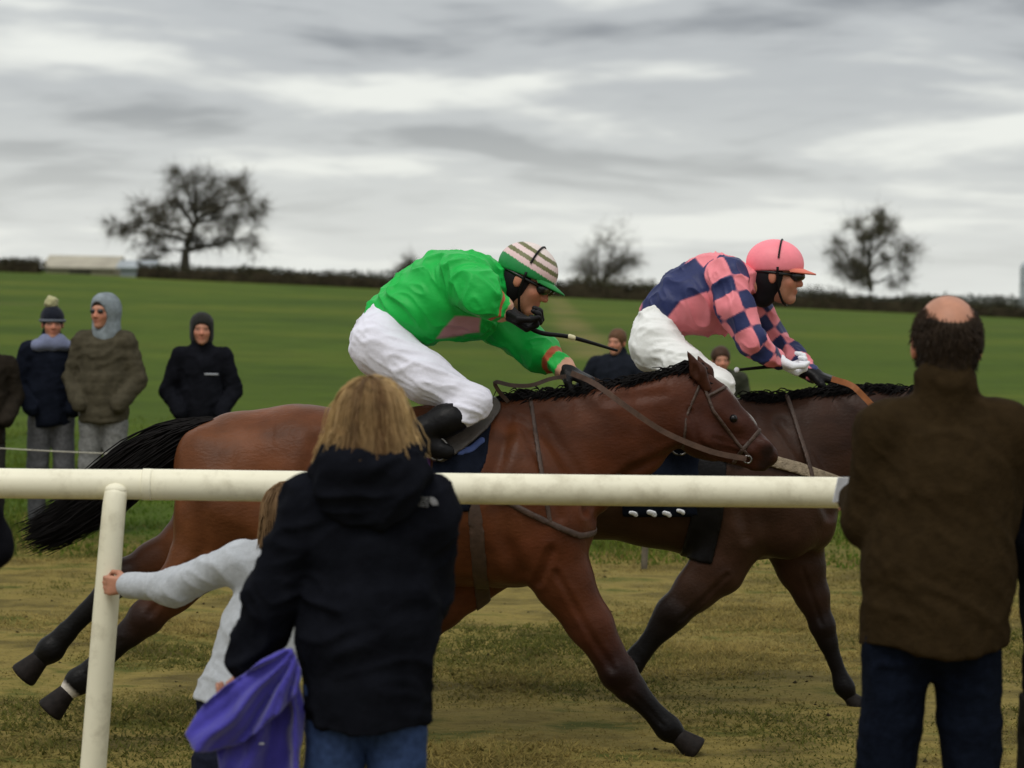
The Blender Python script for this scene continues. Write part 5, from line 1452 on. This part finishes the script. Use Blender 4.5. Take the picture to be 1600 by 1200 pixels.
# the bob: a cap and strands that fall from the crown
def bob(P, c_base, c_lite, c_dark, n, length, out_w, seed, res=0.008, part=0.0):
    p, s = P['p'], P['s']; r = np.random.default_rng(seed)
    R = np.array(P['M'].to_3x3())
    V, F, C = solid([ell(p(0, -0.018, 0.030), np.array((0.086, 0.108, 0.098)) * s, R, 0.03, c_dark), cone(p(0, -0.03, -0.03), p(0, -0.03, -0.03 - length * 0.8), 0.084 * s, 0.082 * s, k=0.03, c=c_dark),
                     ell(p(0, 0.10, -0.06), np.array((0.07, 0.085, 0.12)) * s, R, 0.02, op='-')], res)
    Vc, Fc, Cc = V, F, np.tile(c_dark, (len(V), 1))
    a = r.uniform(-2.35, 2.35, n) + math.pi        # directions round the head, open at the face
    m_ = 10; t = np.linspace(0, 1, m_)
    out = []
    for i in range(m_):
        tt = t[i]
        th = np.minimum(tt * 2.6, 1.0) * 1.5
        rad = np.sin(th) * (1 + out_w * np.clip(tt - 0.35, 0, 1))
        x = np.sin(a) * 0.096 * rad; y = -0.018 + np.cos(a) * 0.116 * rad
        z = 0.030 + 0.104 * np.cos(th) - length * np.clip(tt - 0.33, 0, 1) / 0.67 * 1.0
        out.append(np.stack([x + part * (1 - tt) * 0.02, y, np.full(n, z)], -1))
    Q = np.stack(out, 1)
    Q += np.cumsum(r.normal(0, 0.0016, (n, m_, 3)), axis=1) + r.normal(0, 0.0035, (n, 1, 3))
    Q[:, :, 2] += r.normal(0, 0.008, (n, 1)) * t[None]
    Q[:, :, :2] *= 1 + (r.normal(0, 0.03, (n, 1, 1)) + 0.035 * np.sin(a * 11)[:, None, None]) * t[None, :, None] ** 1.5
    fly = r.random(n) < 0.05
    Q[fly] += np.cumsum(r.normal(0, 0.0045, (fly.sum(), m_, 3)), axis=1)
    T = np.array(P['M'].translation)
    W = T + s * (Q.reshape(-1, 3) @ R.T)
    V, F = tubes(W.reshape(n, m_, 3), np.linspace(0.0024, 0.0012, m_)[None], 3)
    streak = np.clip(0.5 + 0.9 * np.sin(a * 7 + 1.0) * np.cos(a * 3) + r.normal(0, 0.3, n), 0, 1)
    sidef = np.clip((np.abs(np.sin(a)) - 0.45) * 2.0, 0, 1)
    k = np.clip(0.35 * streak + 0.75 * sidef, 0, 1)[:, None]
    c = (1 - k) * np.array(c_base) + k * np.array(c_lite)
    Va, Fa = join((Vc, Fc), (V, F))
    mk('hair', Va, Fa, M_HAIR, P['o'], np.vstack([Cc, np.repeat(c, m_ * 3, axis=0)]), True)
bob(wom, (0.115, 0.062, 0.025), (0.42, 0.28, 0.125), (0.085, 0.046, 0.018), 5200, 0.120, 0.55, 3)

# purple coat over the woman's arm
PUR = (0.050, 0.042, 0.29)
CY = WY - 0.10
def draped(outline, y0, hubpx, nf, amp, th, seed, h=0.006):
    """A sheet of cloth inside OUTLINE (photo pixels at depth y0), folded along lines that fan out from HUBPX."""
    P = [at(u, v, y0) for u, v in outline]; hb = at(*hubpx, y0)
    A = np.array(P); lo = A.min(axis=0) - 0.03; hi = A.max(axis=0) + 0.03
    lo[1], hi[1] = y0 - 0.13, y0 + 0.13
    n = np.ceil((hi - lo) / h).astype(int)
    ax = [lo[i] + h * np.arange(n[i]) for i in range(3)]
    X, Y, Z = ax[0][:, None, None], ax[1][None, :, None], ax[2][None, None, :]
    dx, dz = X - hb[0], Z - hb[2]
    rad = np.sqrt(dx ** 2 + dz ** 2); ang = np.arctan2(dz, dx)
    w = fbm(np.stack([X * 9 + 0 * Z, Z * 9 + 0 * X, 0 * X + 0 * Z + seed], -1), seed, 2)
    f = amp * np.clip(rad / 0.16, 0.25, 1.2) * (np.sin(ang * nf + 1.3 * w + seed) + 0.4 * np.sin(ang * nf * 2.3 + 2 * w))
    vol = np.maximum(poly2(P)(X, 0 * Y, Z) + 0.012 * w, np.abs(Y - y0 - f) - th)
    for e_ in (0, -1):
        vol[e_] = 0.5; vol[:, e_] = 0.5; vol[:, :, e_] = 0.5
    V, F = nets(vol.astype(np.float32), lo, h)
    return relax(V, F, 2), F
hang = draped([(398, 1046), (452, 1012), (468, 1060), (474, 1110), (468, 1200), (470, 1330), (372, 1335), (352, 1240), (338, 1160)], CY + 0.05, (450, 1000), 15, 0.022, 0.012, 2)
wing = draped([(455, 1016), (468, 1050), (462, 1085), (420, 1120), (372, 1168), (330, 1178), (303, 1166), (286, 1148), (318, 1105), (352, 1068), (408, 1028)], CY - 0.02, (475, 1000), 19, 0.018, 0.014, 5)
V, F = join(hang, wing)
C = np.tile(PUR, (len(V), 1))
M_FLEECEP = mat('purple_fleece', None, 0.9, 0.2, 14, 0.25, 40, 0.15, 0.3)
coat_o = empty('folded_coat', at(420, 1180, CY)); tag(coat_o, 'purple blue coat hanging over the blonde woman\'s arm', 'coat')
mk('cloth', V, F, M_FLEECEP, coat_o, C, True, coat_o.location)
V, F, C = solid([cone(at(399, 1162, CY + 0.012), at(412, 1162, CY + 0.012), 0.003, 0.003)], 0.0025)
mk('label_tab', V, F, M_WHITE, coat_o, None, True, coat_o.location)

# bald man in a brown coat
MY = 6.67
ml_ = at(1456, 1020, MY); M_LOC = (ml_[0], MY, 0)
def mq(u, v, dy=0.0): return local_px(u, v, MY, M_LOC) + (0, dy, 0)
BRN = (0.026, 0.0165, 0.0075)
man = person(M_LOC, 0, 1.85, 'balding man in a brown coat and dark jeans, seen from behind', BRN, (0.004, 0.006, 0.0125), 0.925,
             [(mq(1366, 815, 0.06), (-0.150, 0.30, 1.285)), (mq(1552, 815, 0.06), (0.16, 0.29, 1.24))],
             res=0.0095, shoulders=0.150, coat_r=(0.178, 0.180, 0.186), sleeve=(0.076, 0.072, 0.060), seed=23, crease=0.0065, stance=0.118, coat_m=M_TWEED, legw=0.86, build=1.0, cdir=(1, 0.1, -0.7), headscale=1.0, collar=True, neck_z=1.575, lean=(0.02, 0.0),
             hands=[(0, (0.2, 0.9, 0.0), (0, 0, 1), 0.8, 1)])
p, s = man['p'], man['s']; R = np.array(man['M'].to_3x3())
HB = (0.026, 0.016, 0.009)
# hair left in a ring round the back and sides
r = np.random.default_rng(9); n = 7000
th = r.uniform(-2.3, 2.3, n) + math.pi; ph = r.uniform(-1.15, 1.3, n)
lim = 0.36 + 0.22 * np.cos(2 * (th - math.pi) + math.pi)
ok = (ph < lim + r.normal(0, 0.13, n)); th, ph = th[ok], ph[ok]; n = len(th)
dirv = np.stack([np.sin(th) * np.cos(ph), np.cos(th) * np.cos(ph), np.sin(ph)], -1)
q0 = dirv * np.array([0.0765, 0.098, 0.090]) + np.array([0, -0.012, 0.03])
q0[:, 2] = np.where(ph < -0.3, q0[:, 2] - 0.035 * (-0.3 - ph), q0[:, 2])
q1 = q0 + dirv * 0.006 + np.array([0, 0, -0.009]) + r.normal(0, 0.002, (n, 3))
q2 = q1 + dirv * 0.004 + np.array([0, 0, -0.012]) + r.normal(0, 0.003, (n, 3))
T = np.array(man['M'].translation)
pts = np.stack([T + s * (q @ R.T) for q in (q0, q1, q2)], 1)
V, F = tubes(pts, np.array([[0.0016, 0.0016, 0.0007]]), 3)
Vc, Fc, Cc = solid([ell(p(0, -0.016, 0.022), np.array((0.0785, 0.0965, 0.086)) * s, R, 0.02, HB), cone(p(0, -0.04, -0.02), p(0, -0.045, -0.085), 0.064 * s, 0.056 * s, k=0.03, c=HB),
                    ell(p(0, -0.03, 0.118), np.array((0.070, 0.11, 0.078)) * s, R, 0.012, op='-'), ell(p(0, 0.10, -0.03), np.array((0.1, 0.085, 0.2)) * s, R, 0.01, op='-')], 0.006)
Va, Fa = join((Vc, Fc), (V, F))
cc = np.tile(np.array(HB), (len(Va), 1)) * np.r_[np.ones(len(Vc)), np.repeat(r.uniform(0.8, 1.3, n), 9)][:, None]
mk('hair', Va, Fa, M_HAIR, man['o'], cc, True)
# folded paper in his left hand
pa_ = at(1322, 766, MY + 0.30)
po = empty('race_card', pa_); tag(po, 'folded white race card held by the balding man beside the rail', 'paper')
a = np.array([[-0.035, 0.0, -0.034], [0.045, 0.02, -0.030], [0.048, 0.02, 0.036], [-0.022, 0.0, 0.034]])
for k_, off in enumerate((0.0, 0.007)):
    g = []
    nn = 9
    for i in range(nn):
        for j in range(nn):
            u_, v_ = i / (nn - 1), j / (nn - 1)
            q = (1 - u_) * (1 - v_) * a[0] + u_ * (1 - v_) * a[1] + u_ * v_ * a[2] + (1 - u_) * v_ * a[3]
            g.append(q + (0, off * (1 - u_) + 0.006 * math.sin(u_ * 3 + k_) - 0.0, 0))
    g = np.array(g); ii = np.arange(nn * nn).reshape(nn, nn)
    F = np.stack([ii[:-1, :-1], ii[1:, :-1], ii[1:, 1:], ii[:-1, 1:]], -1).reshape(-1, 4)
    V = np.vstack([g, g + (0, 0.0012, 0)]); F = np.vstack([F, F[:, ::-1] + nn * nn])
    mk('page', V, F, M_WHITE, po)

# child holding the rail post
CHY = 7.95
cl_ = at(376, 1100, CHY); C_LOC = (cl_[0], CHY, 0)
def cq(u, v, dy=0.0): return local_px(u, v, CHY, C_LOC) + (0, dy, 0)
KNIT = (0.43, 0.45, 0.48)
hand_w = cq(186, 926, 0.20)
child = person(C_LOC, 0, 1.215, 'child in a pale grey jumper reaching out to hold the rail post', KNIT, (0.012, 0.014, 0.026), 0.555,
               [(cq(266, 924, 0.10), hand_w), (cq(500, 960, 0.10), (0.16, 0.20, 0.78))],
               res=0.0085, shoulders=0.138, coat_r=(0.186, 0.196, 0.225), sleeve=(0.082, 0.078, 0.060), seed=37, crease=0.007, stance=0.08, coat_m=M_WOOL, legw=1.1,
               hands=[(0, (-1.0, 0.12, -0.05), (0.0, 0.0, -1.0), 1.15, 1)], lean=(0.125, 0.0), headscale=1.12, collar=False, tcut=0.02, coatname='jumper', head_yaw=-0.2)
bob(child, (0.13, 0.075, 0.035), (0.24, 0.15, 0.075), (0.10, 0.055, 0.025), 3000, 0.15, 0.12, 13, 0.009)

# far spectators beyond the track, facing the camera
def pocket_arms(h, w=0.25, f=0.06):
    s = h / 1.75
    return [((-w, -0.02, 1.13 * s), (-0.15, f + 0.06, 0.95 * s)), ((w, -0.02, 1.13 * s), (0.15, f + 0.06, 0.95 * s))]
GRP = 'spectators on the far side of the track'
def far_person(u, v_top, Y, label, coat, tr, hem_f=0.50, **kw):
    q = at(u, v_top, Y); h = q[2]
    extra = kw.pop('h_off', 0.0)
    h -= extra
    P = person((q[0], Y, 0), math.pi + kw.pop('turn', 0.0), h, label, coat, tr, hem_f * h, kw.pop('arms', None) or pocket_arms(h), group=GRP, res=0.013, legw=1.0, crease=0.008, **kw)
    return P
# man in a knitted bobble hat
P = far_person(82, 482, 19.0, 'person in a navy coat and dark hat with a pale bobble beside the hooded man', (0.008, 0.010, 0.017), (0.10, 0.10, 0.105), 0.47, seed=3, build=1.06, turn=0.25)
KN = (0.012, 0.014, 0.022)
hair_cap(P, KN, (0.092, 0.112, 0.098), (0, -0.012, 0.046), False, None, M_WOOL, 'hat')
p, s = P['p'], P['s']
V, F, C = solid([ell(p(0.01, -0.01, 0.165), 0.052 * s, c=(0.38, 0.36, 0.20))], 0.008, disp=folds(0.014, (60, 60, 60), 8, 0.3))
mk('bobble', V, F, M_WOOL, P['o'], C, True)
V, F = tubes(np.array([[p(0.094 * math.sin(t), -0.012 + 0.114 * math.cos(t), 0.022) for t in np.linspace(0, 2 * math.pi, 33)]]), 0.014 * s, 6)
mk('hat_band', V, F, mat('grey_knit', (0.10, 0.11, 0.13), 0.9, 0.2, 60), P['o'], None, True)
V, F, C = solid([cone((-0.10, 0.03, 1.455 * s), (0.10, 0.03, 1.455 * s), 0.070 * s, 0.070 * s, (1, 1.3, 0.7)), cone((-0.05, 0.05, 1.49 * s), (0.05, 0.05, 1.49 * s), 0.062 * s, 0.062 * s, (1, 1.2, 1))], 0.012, disp=folds(0.01, (9, 9, 9), 4))
sc_ = mk('scarf', V, F, M_WOOL, P['o'], np.tile((0.17, 0.19, 0.29), (len(V), 1)), True)
# hooded man with sunglasses
P = far_person(164, 462, 18.8, 'man in an olive quilted jacket with a grey hood up, far side', (0.062, 0.054, 0.036), (0.17, 0.17, 0.165), 0.47, seed=5, build=1.02, coat_r=(0.186, 0.184, 0.18), quilt=0.085, turn=-0.12, head_yaw=-0.35)
p, s = P['p'], P['s']; R = np.array(P['M'].to_3x3())
GH = (0.20, 0.23, 0.25)
V, F, C = solid([ell(p(0, -0.025, 0.030), np.array((0.108, 0.125, 0.118)) * s, R, 0.03, GH), cone(p(0, -0.035, -0.02), p(0, -0.035, -0.17), 0.102 * s, 0.11 * s, k=0.04, c=GH),
                 ell(p(0, 0.13, -0.035), np.array((0.078, 0.12, 0.115)) * s, R, 0.015, op='-')], 0.010, disp=folds(0.006, (12, 12, 12), 6))
mk('hood', V, F, M_CLOTH, P['o'], C, True)
V, F, C = solid([ell(p(-0.033, 0.088, 0.004), np.array((0.026, 0.018, 0.018)) * s, R, 0.012), ell(p(0.033, 0.088, 0.004), np.array((0.026, 0.018, 0.018)) * s, R, 0.012)], 0.006)
sg = mk('sunglasses', V, F, M_BLACK, P['o'], None, True)
hair_cap(P, (0.02, 0.014, 0.01), (0.084, 0.105, 0.096), (0, -0.012, 0.038), True)
# person in black
P = far_person(316, 492, 19.2, 'person all in black with a dark hat, standing apart behind the horse\'s tail', (0.0075, 0.008, 0.011), (0.012, 0.012, 0.014), 0.45, seed=7, build=1.0, turn=0.1)
hair_cap(P, (0.02, 0.02, 0.018), (0.097, 0.115, 0.104), (0, -0.012, 0.040), True, ((0, -0.04, -0.05), (0.098, 0.10, 0.10)), M_WOOL, 'hat')
s = P['s']; xm, zm = -0.075, 1.27 * s
co = np.empty(len(P['jacket'].data.vertices) * 3, np.float32); P['jacket'].data.vertices.foreach_get('co', co); co = co.reshape(-1, 3)
ym = co[np.argsort((co[:, 0] - xm) ** 2 + (co[:, 2] - zm) ** 2)[:50], 1].max()
V, F, C = solid([cone((xm - 0.045, ym + 0.001, zm), (xm + 0.045, ym + 0.001, zm), 0.010, 0.010, (1, 0.5, 0.8))], 0.004)
b = mk('logo', V, F, mat('pale_print', (0.32, 0.33, 0.36), 0.8, 0.1, 80), P['o'], None, True); b['label'] = 'small pale printed mark on the chest'
# fair-haired person cut by the left edge
P = far_person(-26, 507, 18.6, 'fair-haired person in a dark brown coat cut off by the left edge', (0.020, 0.016, 0.012), (0.03, 0.028, 0.025), 0.42, seed=9, build=1.15, turn=0.4)
hair_cap(P, (0.24, 0.17, 0.08), (0.090, 0.110, 0.102), (0, -0.016, 0.038), True, ((0, -0.05, -0.05), (0.09, 0.07, 0.12)))
# two more between and behind the jockeys
P = far_person(966, 516, 21.5, 'person in a dark navy coat half hidden behind the pink jockey\'s seat', (0.012, 0.014, 0.020), (0.030, 0.050, 0.13), 0.48, seed=13, build=1.25, turn=-0.5,
               arms=[((-0.30, 0.05, 0.98), (-0.20, 0.22, 0.84)), ((0.32, 0.04, 1.0), (0.38, 0.16, 0.86))])
hair_cap(P, (0.10, 0.05, 0.025), (0.088, 0.108, 0.100), (0, -0.016, 0.038), True)
P = far_person(1126, 544, 22.0, 'brown-haired person in an olive coat seen between the pink jockey\'s arm and leg', (0.040, 0.042, 0.030), (0.07, 0.075, 0.08), 0.48, seed=17, build=1.15, turn=0.1, headscale=1.15)
hair_cap(P, (0.045, 0.022, 0.012), (0.092, 0.110, 0.102), (0, -0.016, 0.040), True)

# people beside the camera who only reach into the frame with a sleeve
pl = at(-128, 700, 6.5)
P = person((pl[0] - 0.03, 6.5, 0), 0.0, 1.66, 'person in black at the left edge, only a sleeve showing', (0.006, 0.006, 0.008), (0.02, 0.02, 0.03), 0.80,
           [((-0.22, 0.05, 1.10), (-0.10, 0.28, 1.1)), ((0.190, 0.06, 1.17), (0.10, 0.30, 1.12))], seed=51, shoulders=0.13)
hair_cap(P, (0.03, 0.02, 0.012))
pr_ = at(1704, 700, 6.9)
P = person((pr_[0], 6.9, 0), 0.0, 1.70, 'person in black at the right edge, only an elbow showing', (0.006, 0.006, 0.008), (0.02, 0.018, 0.015), 0.62,
           [((-0.155, 0.0, 1.16), (-0.08, 0.26, 1.18)), ((0.22, 0.05, 1.13), (0.10, 0.28, 1.13))], seed=53, shoulders=0.09)
hair_cap(P, (0.03, 0.02, 0.012))

# clods and torn turf thrown up along the track
r = np.random.default_rng(88); n = 700
y = np.sqrt(r.uniform(9.2 ** 2, 18 ** 2, n)); x = r.uniform(-1, 1, n) * (0.22 * y + 0.4)
keep = fbm(np.stack([x * 0.8, y * 0.8, 0 * x], -1), 55, 3) > -0.05; x, y = x[keep], y[keep]; n = len(x)
z = np.clip(1 - np.abs(y - 14) / 7, 0, 1) * 0.022 * fbm(np.stack([x * 2.2, y * 2.2, 0 * x], -1), 3, 3)
oc = np.array([(1, 0, 0), (0, 1, 0), (-1, 0, 0), (0, -1, 0), (0, 0, 1), (0, 0, -1)], float)
of = np.array([(0, 1, 4), (1, 2, 4), (2, 3, 4), (3, 0, 4), (1, 0, 5), (2, 1, 5), (3, 2, 5), (0, 3, 5)])
sz = r.lognormal(-4.9, 0.4, n).clip(0.004, 0.016)
V = np.stack([x, y, z], -1)[:, None] + (oc[None] + r.normal(0, 0.25, (n, 6, 3))) * sz[:, None, None] * np.array([1.2, 1.2, 0.8])
F = (of[None] + 6 * np.arange(n)[:, None, None]).reshape(-1, 3)
k = r.random((n, 1)); c = (1 - k) * np.array([0.035, 0.024, 0.012]) + k * np.array([0.075, 0.062, 0.022])
tag(mk('turf_clods', V.reshape(-1, 3), F, M_GRASS, None, np.repeat(c, 6, axis=0), True), 'small dark clods of torn turf scattered over the track', 'clods', kind='stuff')
